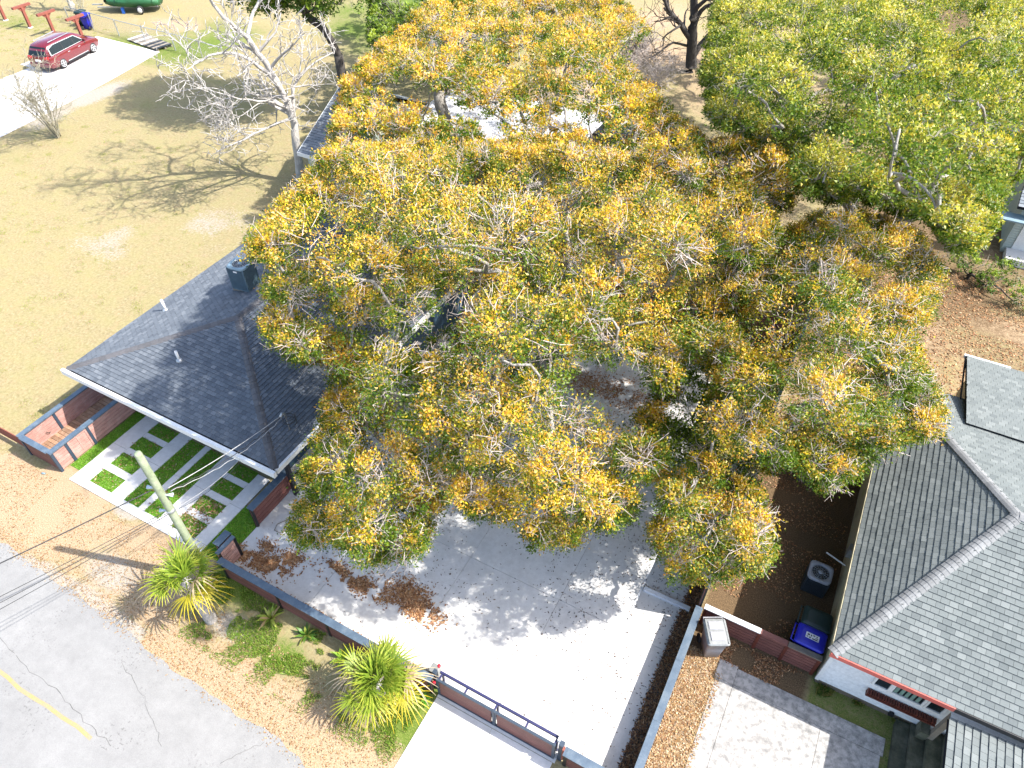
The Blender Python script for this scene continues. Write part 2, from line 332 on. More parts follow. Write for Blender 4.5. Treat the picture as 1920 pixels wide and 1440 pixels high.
# ------------------------------------------------------------------ the ground
def axis(far, lo, hi, st): return np.array(sorted(set([-f for f in far]))+list(np.arange(lo, hi, st))+list(far))
def build_ground():
    gx = np.concatenate([[-600, -350, -220, -140, -100, -85], np.arange(-75, 16, .3), [20, 28, 40, 70, 130, 250, 500]])
    gy = np.concatenate([[-500, -200, -80, -30, -15], np.arange(-8, 62, .3), [66, 75, 95, 130, 220, 400, 800]])
    X, Y = np.meshgrid(gx, gy); n, m = X.shape
    V = np.stack([X.ravel(), Y.ravel(), np.zeros(n*m)], 1)
    i = np.arange(n*m).reshape(n, m); Fq = np.stack([i[:-1, :-1], i[:-1, 1:], i[1:, 1:], i[1:, :-1]], -1).reshape(-1, 4)
    me = rawmesh('ground', V, Fq, MT['ground'])
    x, y = X.ravel(), Y.ravel()
    N1 = vnoise(x, y, 3.5, 1); N2 = vnoise(x, y, 1.3, 2); N3 = vnoise(x, y, 8, 3)
    def blob(cx, cy, rx, ry): return np.clip(1.25-np.hypot((x-cx)/rx, (y-cy)/ry), 0, 1)
    lit = np.zeros_like(x); grn = np.zeros_like(x); snd = np.zeros_like(x); mul = np.zeros_like(x)
    verge = (y < 6.6)
    lit = np.where(verge & (x < -13.8), .8-.5*(N1-.3), lit)
    lit = np.where(verge & (x < -24), np.clip(.9-(y-4.5)*.35, 0, 1), lit)
    snd = np.where(verge & (x < -13.8), np.maximum(np.maximum(blob(-16.5, 4.3, 2.2, 1.1), blob(-18.0, 6.1, 1.0, .5)), np.clip(1.1-(y-3.2-(-14-x)*.03)*1.3, 0, 1)*(N1 > .35))*.75, snd)
    lit = np.where((x < -13.8) & verge, np.clip(lit-snd*.6, 0, 1), lit)
    pv = (x > -13.9) & (x < -5.4) & (y < 6.1)
    lit = np.where(pv, np.clip(1.15-(y-2.9)*.45, .28, 1)-.1*N2, lit)
    grn = np.where(pv, np.clip((y-3.6)*.55, 0, .45)+.8*(N2-.5), grn)
    snd = np.where(pv, .75*blob(-12.0, 4.7, 1.1, .7)+.3*blob(-10.5, 5.0, .8, .5), snd)
    lit = np.where((x > -.35) & (x < 1.15) & (y < 10.7), .95, lit)
    mul = np.where((x > -.42) & (x < .08) & (y < 30), .9, mul)
    sy = (x > .08) & (x < 3.8) & (y > 10.5)
    mul = np.where(sy, .72, mul); grn = np.where(sy, .35*blob(1.6, 12.4, 1.0, 1.0)+.2, grn); lit = np.where(sy, .35, lit)
    snd = np.where(sy, .7*blob(1.9, 10.95, .7, .35)+.3*blob(1.8, 13, .8, .6), snd)
    fr = (x > 3.4) & (y > 8) & (y < 11.5); grn = np.where(fr, .55, grn); mul = np.where(fr, .3, mul); lit = np.where(fr, .35, lit)
    br = (x > .1) & (y > 20.5) & (y < 60); mul = np.where(br, .55+.3*(N1-.5), mul); lit = np.where(br, .6+.5*(N2-.5), lit)
    ca = (x > -14.5) & (x <= .1) & (y > 6.2) & (y < 30); mul = np.where(ca, .42+.4*(N1-.5), mul); lit = np.where(ca, .6, lit)
    bk = (x > -25) & (x <= .1) & (y >= 30); lit = np.where(bk, .5+.6*(N1-.5), lit); grn = np.where(bk, .15, grn); snd = np.where(bk, .35*(N3 > .5), snd)
    lawn = (x < -22) & (y > 6)
    snd = np.where(lawn, (.34*blob(-29.5, 17.5, 6.0, 5.0)+.2*blob(-26, 20, 4.5, 3))*(.3+1.3*N2)+.75*blob(-46.5, 23.5, 2.2, 2.4)+.75*blob(-47, 28.5, 1.6, 4)+.55*(N3-.45)+.4*(N1-.5), snd)
    grn = np.where(lawn, .5*(N1-.55)+.42*blob(-44, 20.5, 4, 1.6)+.22*blob(-24, 9.5, 2.5, 3.5)+.30*blob(-39, 29, 7, 6)+.16*N3, grn)
    lit = np.where(lawn, .34*blob(-41, 23.5, 4, 3)+.22*blob(-44, 27, 3, 2)+.12*(N1-.4)+.55*blob(-25.2, 6.2, 2.4, .9), lit)
    far = (y > 33.5) & (x < -25); grn = np.where(far, .34+.5*(N3-.5)+.3*(N1-.5), grn); snd = np.where(far, .2*N1, snd); lit = np.where(far, .25*(N2 > .6)+.5*blob(-54, 41, 5, 2), lit)
    far2 = (x < -54.8) & (y < 34); grn = np.where(far2, .25+.4*(N1-.5), grn)
    for nme, w in (('litter', lit), ('green', grn), ('sand', snd), ('mulch', mul)):
        a = me.attributes.new(nme, 'FLOAT', 'POINT'); a.data.foreach_set('value', w.astype(np.float32))
    return obj('ground', me, None, 'structure')
build_ground()

# road with its worn yellow centre line
xs = np.arange(-90, 45, .12)
edge = 2.85+(-7.3-xs)*.0415+.22*(vnoise(xs, xs*0, .8, 4)-.5)+.2*(vnoise(xs, xs*0, 3, 5)-.5)+.1*(vnoise(xs, xs*0, .36, 6)-.5)
edge = np.where(xs > -5.6, 2.9, edge)
V = np.concatenate([np.stack([xs, edge, xs*0+.006], 1), np.stack([xs, xs*0-7.5, xs*0+.006], 1)]); k = len(xs); i = np.arange(k-1)
road = obj('road', rawmesh('road', V, np.stack([i+k, i+k+1, i+1, i], 1), MT['road']), None, 'structure')
mb = MB(); wob = lambda x: .03*math.sin(x*1.7)+.02*math.sin(x*4.1)
for s in range(40):
    x0 = -36.0+s*.575
    mb.face([(x0, .55+wob(x0), .011), (x0+.575, .55+wob(x0+.575), .011), (x0+.575, .65+wob(x0+.575), .011), (x0, .65+wob(x0), .011)])
mb.build('centre_line', MT['yellow'], road)
MT['cracktar'] = simple('crack_grime', (.10, .098, .092), None, 5, .95, 0)
def crack(pts, w=.005):
    mb = MB(); P = []
    for (a, b) in zip(pts[:-1], pts[1:]):
        n = 9
        for j in range(n): t = j/n; P.append((a[0]+(b[0]-a[0])*t+random.gauss(0, .03), a[1]+(b[1]-a[1])*t+random.gauss(0, .03)))
    P.append(pts[-1])
    for j in range(len(P)-1):
        (ax, ay), (bx, by) = P[j], P[j+1]; d = math.hypot(bx-ax, by-ay) or 1; nx, ny = -(by-ay)/d, (bx-ax)/d; w0 = w*random.uniform(.5, 1.3)
        mb.face([(ax-nx*w0, ay-ny*w0, .0105), (bx-nx*w0, by-ny*w0, .0105), (bx+nx*w0, by+ny*w0, .0105), (ax+nx*w0, ay+ny*w0, .0105)])
    mb.build('crack', MT['cracktar'], road)
crack([(-13.9, 2.45), (-12.6, 2.0), (-11.2, 1.35)]); crack([(-16.8, 1.1), (-14.5, .95), (-12.4, .72)], .006); crack([(-9.6, 1.75), (-8.9, 2.7)], .005)
crack([(-22, 1.8), (-19, 1.5), (-16.9, 1.15)], .005)

# concrete: every slab is a piece of its own
def slab(parent, x0, y0, x1, y1, top=.03, mat='concrete', g=.005):
    return B('slab', (x0+g, y0+g, -.08), (x1-g, y1-g, top), MT[mat], parent)
def pavement(name, rects, mat='concrete', top=.03):
    xs0 = min(r[0] for r in rects); ys0 = min(r[1] for r in rects); xs1 = max(r[2] for r in rects); ys1 = max(r[3] for r in rects)
    mb = MB()
    for r in rects: mb.box((r[0], r[1], -.1), (r[2], r[3], top-.022))
    base = mb.build(name, MT['soil'], None, kind='structure')
    for r in rects: slab(base, *r, top=top, mat=mat)
    return base
rects = []
for xa, xb in ((-13.72, -10.4), (-10.4, -6.9), (-6.9, -3.77), (-3.77, -1.72), (-1.66, -.38)):
    for ya, yb in ((6.12, 10.08), (10.08, 14.0), (14.0, 18.0), (18.0, 22.5)):
        rects.append((xa, ya, xb, yb))
drive = pavement('driveway', rects)
B('parking_line', (-1.72, 6.12, -.05), (-1.66, 22.5, .034), MT['linepaint'], drive)
B('kerb', (-1.62, 11.56, .0), (-.16, 11.70, .13), MT['kerbwhite'], drive, bev=.01)
apron = pavement('driveway_apron', [(-5.5, 2.86, -3.75, 5.86), (-3.75, 2.86, -1.95, 5.86)], top=.02)
B('threshold', (-5.5, 5.87, -.05), (-1.9, 6.11, .024), MT['concrete'], apron)

walk = [(-20.9, 6.4, -20.2, 8.0), (-20.9, 8.0, -20.2, 9.58), (-19.1, 6.4, -18.5, 8.0), (-19.1, 8.0, -18.5, 9.58), (-17.8, 6.4, -17.52, 8.0), (-17.8, 8.0, -17.52, 9.5),
        (-16.85, 6.4, -16.25, 8.0), (-16.85, 8.0, -16.25, 9.58), (-15.2, 6.4, -14.65, 8.0), (-15.2, 8.0, -14.65, 9.4),
        (-20.9, 6.1, -18.8, 6.4), (-18.8, 6.1, -16.7, 6.4), (-16.7, 6.1, -14.65, 6.4)]
panels = [(-18.5, 6.4, -17.8, 9.45), (-17.52, 6.4, -16.85, 9.45)]
for xa, xb in ((-20.2, -19.1), (-16.25, -15.2)):
    rows = [(6.4, 7.0), (7.28, 7.86), (8.12, 8.7), (8.94, 9.45)]
    panels += [(xa, a, xb, b) for a, b in rows]
    walk += [(xa, 7.0, xb, 7.28), (xa, 7.86, xb, 8.12), (xa, 8.7, xb, 8.94)]
fw = pavement('front_walk', walk, top=.035)
pave_turf = panels + [(-21.4, 6.55, -20.9, 9.5), (-14.65, 6.15, -13.74, 8.2)]
MT['turfbase'] = simple('turf_soil', (.11, .25, .02), (.07, .17, .015), 10, .95, .5, c3=(.16, .2, .05))
for a, b, c_, d in pave_turf: B('turf_panel', (a+.004, b+.004, -.05), (c_-.004, d-.004, .022), MT['turfbase'], fw)

nd_rects = [(1.08, 10.05, 1.62, 10.62), (1.62, 10.05, 5.58, 10.56), (1.12, 7.2, 1.62, 10.05), (1.62, 7.2, 4.0, 10.05), (4.0, 7.2, 5.52, 10.05), (1.12, 3.0, 1.62, 7.2), (1.62, 3.0, 5.5, 7.2)]
pavement('neighbour_driveway', nd_rects, 'oldconcrete', .03)
fd = MB(); FD = [[(-55.0, 12), (-51.2, 12), (-51.2, 21), (-55.0, 21)], [(-51.2, 12), (-46.4, 12), (-46.9, 21), (-51.2, 21)], [(-55.0, 21), (-51.2, 21), (-51.3, 26), (-55.0, 26)], [(-51.2, 21), (-46.9, 21), (-47.45, 26), (-51.3, 26)],
      [(-55.0, 26), (-51.3, 26), (-51.6, 31), (-55.1, 31)], [(-51.3, 26), (-47.45, 26), (-48.2, 31), (-51.6, 31)], [(-55.1, 31), (-51.6, 31), (-52.2, 36.1), (-56.1, 36.1)], [(-51.6, 31), (-48.2, 31), (-49.2, 36.1), (-52.2, 36.1)], [(-56.2, 29.6), (-55.12, 29.6), (-55.12, 30.4), (-56.2, 30.4)]]
for q in FD: fd.prism(q, -.1, .008)
fdo = fd.build('far_driveway', MT['soil'], None, kind='structure')
for q in FD:
    cx_, cy_ = sum(a[0] for a in q)/4, sum(a[1] for a in q)/4
    MB().prism([(cx_+(a-cx_)*.997, cy_+(b-cy_)*.997) for a, b in q], -.08, .03).build('slab', MT['farconcrete'], fdo)

# ------------------------------------------------------------------ shingled roofs
def plane_tabs(poly3, tabw, course):
    """poly3: eave-left, eave-right, then the rest; returns list of (4 corners, normal, full?) of single tabs"""
    P = [Vector(p) for p in poly3]; U = (P[1]-P[0]).normalized(); Nn = U.cross(P[2]-P[0]).normalized(); Vv = Nn.cross(U)
    if Nn.z < 0: Nn = -Nn
    uv = [((p-P[0]).dot(U), (p-P[0]).dot(Vv)) for p in P]
    def span(v):
        xs = []
        for a, b in zip(uv, uv[1:]+uv[:1]):
            if (a[1]-v)*(b[1]-v) <= 0 and abs(a[1]-b[1]) > 1e-6: xs.append(a[0]+(b[0]-a[0])*(v-a[1])/(b[1]-a[1]))
        return (min(xs), max(xs)) if len(xs) > 1 else None
    vm = max(q[1] for q in uv); out = []; k = 0; v = 0.
    while v < vm-.03:
        v1 = min(v+course, vm-.002); s0 = span(v+.001); s1 = span(v1)
        if s0 and s1:
            off = (k*.41 % 1)*tabw; u = math.floor((min(s0[0], s1[0])-off)/tabw)*tabw+off
            while u < max(s0[1], s1[1]):
                a, b = u+.003, u+tabw-.003
                c = [max(a, s0[0]), min(b, s0[1]), min(b, s1[1]), max(a, s1[0])]
                if c[1]-c[0] > .02 or c[2]-c[3] > .02:
                    full = c[0] == a and c[1] == b and c[2] == b and c[3] == a and v1-v > course-.001
                    if c[1] < c[0]: c[0] = c[1] = (c[2]+c[3])/2
                    if c[2] < c[3]: c[2] = c[3] = (c[0]+c[1])/2
                    out.append(([P[0]+U*c[0]+Vv*v, P[0]+U*c[1]+Vv*v, P[0]+U*c[2]+Vv*v1, P[0]+U*c[3]+Vv*v1], Nn, full, U, Vv, P[0]+U*a+Vv*v))
                u += tabw
        v += course; k += 1
    return out
def shingle_roof(roof, planes, mat, tabw=.30, course=.145, singles=300, th=.024):
    singles_c = []; rest = MB()
    for pl in planes:
        tabs = plane_tabs(pl, tabw, course)
        cache = None
        for t in tabs:
            cc = (t[0][0]+t[0][2])/2; pu = project(cc)
            if t[2] and singles and 0 < pu[0] < 1920 and 0 < pu[1] < 1440: singles_c.append((pu[2], t, id(pl)))
            else: add_tab(rest, t[0], t[1], th)
    singles_c.sort(key=lambda q: q[0])
    for q in singles_c[singles:]: add_tab(rest, q[1][0], q[1][1], th)
    tm = MB(); w = tabw-.006
    add_tab(tm, [Vector((0, 0, 0)), Vector((w, 0, 0)), Vector((w, course, 0)), Vector((0, course, 0))], Vector((0, 0, 1)), th)
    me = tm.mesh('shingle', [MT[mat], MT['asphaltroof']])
    for d, t, _ in singles_c[:singles]:
        o = obj('shingle', me, roof)
        U, Vv, Nn, O = t[3], t[4], t[1], t[5]
        if U.cross(Vv).dot(Nn) < 0: U = -U; O = O-U*w
        o.matrix_basis = Matrix(((U.x, Vv.x, Nn.x, O.x), (U.y, Vv.y, Nn.y, O.y), (U.z, Vv.z, Nn.z, O.z), (0, 0, 0, 1)))
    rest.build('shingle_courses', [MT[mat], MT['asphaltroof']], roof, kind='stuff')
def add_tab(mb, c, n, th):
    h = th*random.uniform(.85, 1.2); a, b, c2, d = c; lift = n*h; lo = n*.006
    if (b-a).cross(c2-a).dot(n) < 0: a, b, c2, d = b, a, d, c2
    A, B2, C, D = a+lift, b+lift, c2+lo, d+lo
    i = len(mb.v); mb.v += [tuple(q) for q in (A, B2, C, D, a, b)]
    mb.f += [(i, i+1, i+2, i+3), (i+4, i+5, i+1, i), (i+4, i, i+3), (i+5, i+2, i+1)]; mb.m += [0, 1, 1, 1]  # butt and side faces black asphalt, also painting each course's shadow line
def roof_deck(planes, house, name='roof', mat='asphaltroof', drop=.0):
    mb = MB()
    for pl in planes:
        P = [Vector(p) for p in pl]; n = (P[1]-P[0]).cross(P[2]-P[0]).normalized()
        if n.z < 0: n = -n
        k = len(P); i = len(mb.v); mb.v += [tuple(p) for p in P] + [tuple(p-Vector((0, 0, .12))) for p in P]
        f = tuple(range(i, i+k)); mb.f.append(f if (P[1]-P[0]).cross(P[2]-P[0]).z > 0 else f[::-1]); mb.m.append(0)
        f = tuple(range(i+k, i+2*k)); mb.f.append(f); mb.m.append(0)
    return mb.build(name, MT[mat], house)
def ridge_caps(roof, a, b, mat, w=.16, step=.2, th=.03):
    a, b = Vector(a), Vector(b); L = (b-a).length; t = (b-a)/L; s = t.cross(Vector((0, 0, 1))).normalized(); up = s.cross(t)
    if up.z < 0: up = -up
    n = int(L/step); me = None
    for j in range(n):
        mb = MB(); o = a+t*(j*L/n)
        l0, l1 = .024, .036; LL = L/n*1.12
        prof = [(-w, -.052), (-w*.5, -.006), (0, .012), (w*.5, -.006), (w, -.052)]
        if me is None:
            r0 = [(x, 0, z+l1) for x, z in prof]+[(x, 0, z+l1-.03) for x, z in prof[::-1]]; r1 = [(x, LL, z+l0) for x, z in prof]+[(x, LL, z+l0-.03) for x, z in prof[::-1]]
            mb.rings([r0, r1]); me = mb.mesh('ridge_cap', MT[mat])
        ob = obj('ridge_cap', me, roof)
        ob.matrix_basis = Matrix(((s.x, t.x, up.x, o.x), (s.y, t.y, up.y, o.y), (s.z, t.z, up.z, o.z), (0, 0, 0, 1)))

# ------------------------------------------------------------------ navy house with the charcoal hip roof
H1 = thing('house', 'navy house with charcoal hip roof and white fascia beside the dry lawn', 'house', (-17.6, 15, 0), world=True)
ex0, ex1, ey0, ey1, ez = -22.42, -12.9, 8.55, 21.5, 2.65; rz_ = 4.0; rx = -17.65; ra, rb = 12.5, 17.6
pl1 = [[(ex0, ey0, ez), (ex1, ey0, ez), (rx, ra, rz_)], [(ex0, ey1, ez), (ex0, ey0, ez), (rx, ra, rz_), (rx, rb, rz_)],
       [(ex1, ey0, ez), (ex1, ey1, ez), (rx, rb, rz_), (rx, ra, rz_)], [(ex1, ey1, ez), (ex0, ey1, ez), (rx, rb, rz_)]]
roof1 = roof_deck(pl1, H1); shingle_roof(roof1, pl1, 'sh_left', .19, .14)
for a, b in (((ex0, ey0, ez), (rx, ra, rz_)), ((ex1, ey0, ez), (rx, ra, rz_)), ((rx, ra, rz_), (rx, rb, rz_)), ((ex0, ey1, ez), (rx, rb, rz_)), ((ex1, ey1, ez), (rx, rb, rz_))):
    ridge_caps(roof1, a, b, 'sh_capdark', .15, .24)
def fascia(house, pts, z, h=.17, t=.05, mat='white', name='fascia'):
    for (a, b) in zip(pts[:-1], pts[1:]):
        x0, x1 = sorted((a[0], b[0])); y0, y1 = sorted((a[1], b[1]))
        if x1-x0 > y1-y0: B(name, (x0-t, y0-t, z-h), (x1+t, y0+.001, z+.02), MT[mat], house)
        else: B(name, (x0-t/2, y0, z-h), (x0+t/2, y1, z+.018), MT[mat], house)
fascia(H1, [(ex0, ey0-.06), (ex1, ey0-.06)], ez-.0, .19, .12); fascia(H1, [(ex0, ey0), (ex0, ey1)], ez-.02); fascia(H1, [(ex1+.05, ey0), (ex1+.05, ey1)], ez-.02, .17, .09)
B('soffit', (ex0+.05, ey0+.02, ez-.21), (ex1-.03, ey1-.02, ez-.17), MT['navywall'], H1)
wall1 = B('wall', (-21.9, 9.6, 0), (-14.3, 21.0, ez-.17), MT['navywall'], H1)
for j in range(14): B('siding_board', (-21.92, 9.575+.003*(j % 2), .12+j*.165), (-14.28, 9.602, .278+j*.165), MT['navywall'], wall1)
B('side_wall', (-14.3, 13.2, 0), (-13.4, 21.0, ez-.17), MT['navywall'], H1)
for y in (9.3, 11.4, 13.1): B('porch_post', (-13.5, y, 0), (-13.36, y+.14, ez-.17), MT['black'], H1)
B('porch_floor', (-14.3, 9.3, 0), (-13.3, 13.2, .12), MT['concrete'], H1)
B('porch_rail', (-13.46, 9.44, .85), (-13.40, 11.4, .92), MT['black'], H1)
def roofz1(x, y): return min(ez+(x-ex0)*(rz_-ez)/(rx-ex0), ez+(ex1-x)*(rz_-ez)/(ex1-rx), ez+(y-ey0)*(rz_-ez)/(ra-ey0))
for x, y, l in ((-21.55, 12.35, .5), (-18.55, 10.35, .42)):
    v = thing('vent_pipe', 'white vent pipe near the left eave of the charcoal roof' if l > .45 else 'short white vent pipe on the front slope of the charcoal roof', 'vent pipe', (x, y, roofz1(x, y)), group='roof vent pipes')
    MB().lathe([(.048, -.05), (.048, l), (.036, l), (.036, l-.1)], 12).build('pipe', MT['white'], v, True)
    MB().lathe([(.13, -.02), (.12, .02), (.05, .09)], 12).build('flashing', MT['steel'], v, True)

# ------------------------------------------------------------------ neighbour house, white siding and grey-green roof
H2 = thing('house', 'white sided house with grey green shingle roof and red fascia', 'house', (8, 16, 0), world=True)
E0 = 2.7; ax, ay, az = 6.5, 15.4, 4.75; hx0, hx1, hy0, hy1 = 3.37, 13.5, 10.66, 21.8
pl2 = [[(hx0, hy0, E0), (hx1, hy0, E0), (hx1, ay, az), (ax, ay, az)], [(hx0, hy1, E0), (hx0, hy0, E0), (ax, ay, az)], [(hx1, hy1, E0), (hx0, hy1, E0), (ax, ay, az), (hx1, ay, az)]]
roof2 = roof_deck(pl2, H2); shingle_roof(roof2, pl2, 'sh_right', .20, .16)
ridge_caps(roof2, (hx0, hy0, E0), (ax, ay, az), 'sh_cap', .155, .15); ridge_caps(roof2, (hx0, hy1, E0), (ax, ay, az), 'sh_cap', .155, .15); ridge_caps(roof2, (ax, ay, az), (hx1, ay, az), 'sh_cap', .155, .15)
# rear wing
wz0, wz1 = 3.38, 2.80
pw = [[(hx1, 24.06, wz1), (5.5, 24.06, wz1), (5.5, 19.8, wz0+.05), (hx1, 19.8, wz0+.05)]]
rw = roof_deck(pw, H2, 'wing_roof'); shingle_roof(rw, pw, 'sh_right', .20, .16, 0)
B('rake_board', (5.46, 21.7, wz1-.1), (5.498, 24.1, wz1-.02), MT['asphaltroof'], H2); B('gutter', (5.42, 24.06, wz1-.1), (6.9, 24.16, wz1+.01), MT['white'], H2)
B('wing_wall', (5.8, 21.6, 0), (13.2, 23.8, 2.7), MT['tan'], H2)
B('fascia', (hx0-.03, hy0-.04, E0-.15), (6.2, hy0-.002, E0+.012), MT['redtrim'], H2)
B('fascia', (hx0-.04, hy0, E0-.14), (hx0-.002, hy1, E0+.005), MT['tan'], H2)
B('fascia', (6.2, hy0-.04, E0-.15), (hx1, hy0-.002, E0+.01), MT['black'], H2)  # black stretch over the porch paints in the shadow gap under the eave
B('soffit', (hx0, hy0, E0-.15), (13.2, 11.3, E0-.125), MT['white'], H2)
w2 = B('wall', (3.62, 11.26, 0), (13.2, 21.5, E0-.125), MT['whitelap'], H2)
B('foundation', (3.6, 11.235, 0), (13.2, 11.3, .22), MT['soil'], H2)
for j in range(22):
    z = .22+j*.107
    mb = MB(); mb.rings([[(3.585, 11.222, z), (3.585, 11.26, z), (3.585, 11.26, z+.112), (3.585, 11.247, z+.112)], [(13.1, 11.222, z), (13.1, 11.26, z), (13.1, 11.26, z+.112), (13.1, 11.247, z+.112)]]); mb.build('siding_board', MT['whitelap'], w2)
    mb = MB(); mb.rings([[(3.582, 11.27, z), (3.62, 11.27, z), (3.62, 11.27, z+.112), (3.607, 11.27, z+.112)], [(3.582, 21.4, z), (3.62, 21.4, z), (3.62, 21.4, z+.112), (3.607, 21.4, z+.112)]]); mb.build('siding_board', MT['tan'], w2)
B('corner_board', (3.56, 11.2, .2), (3.66, 11.27, E0-.13), MT['white'], H2)
for x0, x1, kind in ((4.76, 5.09, 0), (5.2, 5.9, 1), (6.02, 6.36, 0)):
    w = MB(); z0, z1 = 1.28, 2.35; t = .055
    for a, b in (((x0-t, z0-t), (x1+t, z0)), ((x0-t, z1), (x1+t, z1+t)), ((x0-t, z0), (x0, z1)), ((x1, z0), (x1+t, z1))): w.box((a[0], 11.17, a[1]), (b[0], 11.25, b[1]))
    wo = w.build('window', MT['white'], H2)
    B('pane', (x0, 11.205, z0), (x1, 11.215, z1), MT['glass'], wo)
    B('sash', (x0, 11.195, (z0+z1)/2-.02), (x1, 11.212, (z0+z1)/2+.02), MT['white'], wo)
    if kind:
        for j in range(5): B('curtain_fold', (x0+.03+j*.13, 11.196, z0+.03), (x0+.11+j*.13, 11.204, z1-.03), MT['curtain'], wo)
pb = B('planter_box', (4.72, 11.06, .80), (6.42, 11.20, .83), MT['brown'], H2)
for j in range(27): B('slat', (4.73+j*.063, 11.05, .83), (4.773+j*.063, 11.20, .97), MT['brown'], pb)
B('planter_rail', (4.72, 11.03, .82), (6.42, 11.048, .88), MT['brown'], H2)
# porch roof, steps and post
pz = 2.42
pp = [[(6.22, 10.62, pz), (6.22, 5.0, pz), (9.2, 5.0, pz+.75), (9.2, 10.62, pz+.75)]]
# the porch roof is low enough to run under the main eave
pp = [[(6.22, 10.60, pz-.12), (6.22, 5.0, pz-.12), (8.9, 5.0, pz+.05), (8.9, 10.60, pz+.05)]]
pr_ = roof_deck(pp, H2, 'porch_roof'); shingle_roof(pr_, pp, 'sh_right', .20, .17, 0, .03)
B('porch_beam', (6.3, 5.2, pz-.36), (6.42, 10.5, pz-.26), MT['white'], H2)
B('porch_ceiling', (6.3, 5.2, pz-.26), (8.8, 11.2, pz-.245), MT['white'], H2)
for j in range(4): B('step', (5.72+j*.36, 9.1, 0), (6.07+j*.36 if j < 3 else 12, 11.18, .13+j*.12), MT['moss'], H2)
B('porch_post', (6.42, 10.9, .25), (6.56, 11.04, pz-.26), MT['wood'], H2); B('porch_post', (6.42, 8.6, .25), (6.56, 8.74, pz-.26), MT['wood'], H2)
B('cheek_wall', (6.18, 10.85, 0), (6.4, 11.2, .62), MT['moss'], H2)
B('hose_bib', (5.5, 11.13, .18), (5.62, 11.22, .3), MT['black'], H2)
B('meter_box', (3.44, 14.9, 1.1), (3.58, 15.15, 1.5), MT['steel'], H2)
MB().tube([(2.95, 14.95, .9), (3.55, 14.75, .9)], .025, 8).build('conduit', MT['white'], H2)

# ------------------------------------------------------------------ buildings behind the trees
H3 = thing('house', 'small rear house with blue grey gable roof beside the bare tree', 'house', (-24, 28, 0), world=True)
pl3 = [[(-25.6, 24.72, 2.8), (-22.2, 24.72, 2.8), (-22.2, 28.75, 4.75), (-25.6, 28.75, 4.75)], [(-22.2, 32.8, 2.8), (-25.6, 32.8, 2.8), (-25.6, 28.75, 4.75), (-22.2, 28.75, 4.75)]]
MT['sh_rear'] = shingle_mat('blue_grey_shingle', (.13, .155, .18), (.18, .205, .23), (.25, .27, .29), (.8, .8, .82))
r3 = roof_deck(pl3, H3); shingle_roof(r3, pl3, 'sh_rear', .32, .16, 60)
ridge_caps(r3, (-25.6, 28.75, 4.75), (-22.2, 28.75, 4.75), 'sh_cap', .16, .3)
B('fascia', (-25.64, 24.66, 2.62), (-22.2, 24.715, 2.81), MT['white'], H3)
w = MB(); w.prism([(24.72, 2.62), (28.75, 4.57), (28.75, 4.73), (24.72, 2.79)], 0, .05)
w.v = [(-25.66+z, x, y) for x, y, z in w.v]; w.build('rake_board', MT['white'], H3)
w = MB(); w.prism([(25.0, 0), (32.5, 0), (32.5, 2.7), (28.75, 4.55), (25.0, 2.75)], 0, 2.9); w.v = [(-25.3+z, x, y) for x, y, z in w.v]; w.build('wall', MT['wallgreen'], H3)
H4 = thing('carport', 'white metal roofed carport glimpsed through the oak crown', 'carport', (-17.5, 32, 0), world=True)
w = MB(); w.box((-22.1, 29.0, 3.35), (-12.8, 34.6, 3.4)); ro = w.build('roof', MT['whiteroof'], H4)
for j in range(24): B('roof_rib', (-22.0+j*.39, 29.0, 3.4), (-21.95+j*.39, 34.6, 3.425), MT['whiteroof'], ro)
for x in (-22, -17.5, -12.95):
    for y in (29.15, 34.4): B('post', (x, y, 0), (x+.1, y+.1, 3.35), MT['wood'], H4)
SHD = thing('shed', 'small grey corrugated shed with black roof edge behind the oak', 'shed', (-13, 36.2, 0), world=True)
w = MB()
for j in range(14): w.box((-14.1+j*.16, 35.6, 0), (-14.02+j*.16, 35.66, 1.9)); w.box((-14.02+j*.16, 35.63, 0), (-13.94+j*.16, 35.68, 1.9))
w.build('corrugated_wall', MT['steel'], SHD); B('wall', (-14.1, 35.7, 0), (-11.9, 37.4, 1.9), MT['steel'], SHD)
B('roof', (-14.3, 35.3, 1.92), (-11.7, 37.6, 2.0), MT['black'], SHD)
H5 = thing('house', 'pale green sided cottage in deep shade behind the oaks', 'house', (10, 40, 0), world=True)
wl5 = B('wall', (7.25, 37.0, 0), (14, 46, 2.6), MT['wallgreen'], H5)
for j in range(20): B('siding_board', (7.22+.004*(j % 2), 36.97, .1+j*.125), (14, 37.0, .215+j*.125), MT['wallgreen'], wl5)
p5 = [[(6.9, 36.6, 2.6), (14.4, 36.6, 2.6), (14.4, 41.5, 4.6), (6.9, 41.5, 4.6)], [(14.4, 46.4, 2.6), (6.9, 46.4, 2.6), (6.9, 41.5, 4.6), (14.4, 41.5, 4.6)]]
r5 = roof_deck(p5, H5); shingle_roof(r5, p5, 'sh_rear', .4, .2, 0)
B('porch_roof', (6.0, 36.2, 2.0), (7.5, 37.0, 2.06), MT['acblue2'], H5); B('door', (7.6, 36.93, .1), (8.5, 36.97, 2.1), MT['white'], H5); B('step', (7.4, 35.9, 0), (8.7, 36.9, .35), MT['concrete'], H5)
H6 = thing('house', 'far house with pale blue roof at the right edge', 'house', (10, 55, 0), world=True)
MT['sh_blue'] = shingle_mat('pale_blue_shingle', (.24, .32, .37), (.31, .39, .44), (.40, .47, .52), (.85, .87, .9))
p6 = [[(5.9, 63, 2.9), (5.9, 48, 2.9), (10.5, 48, 4.9), (10.5, 63, 4.9)], [(15, 48, 2.9), (15, 63, 2.9), (10.5, 63, 4.9), (10.5, 48, 4.9)]]
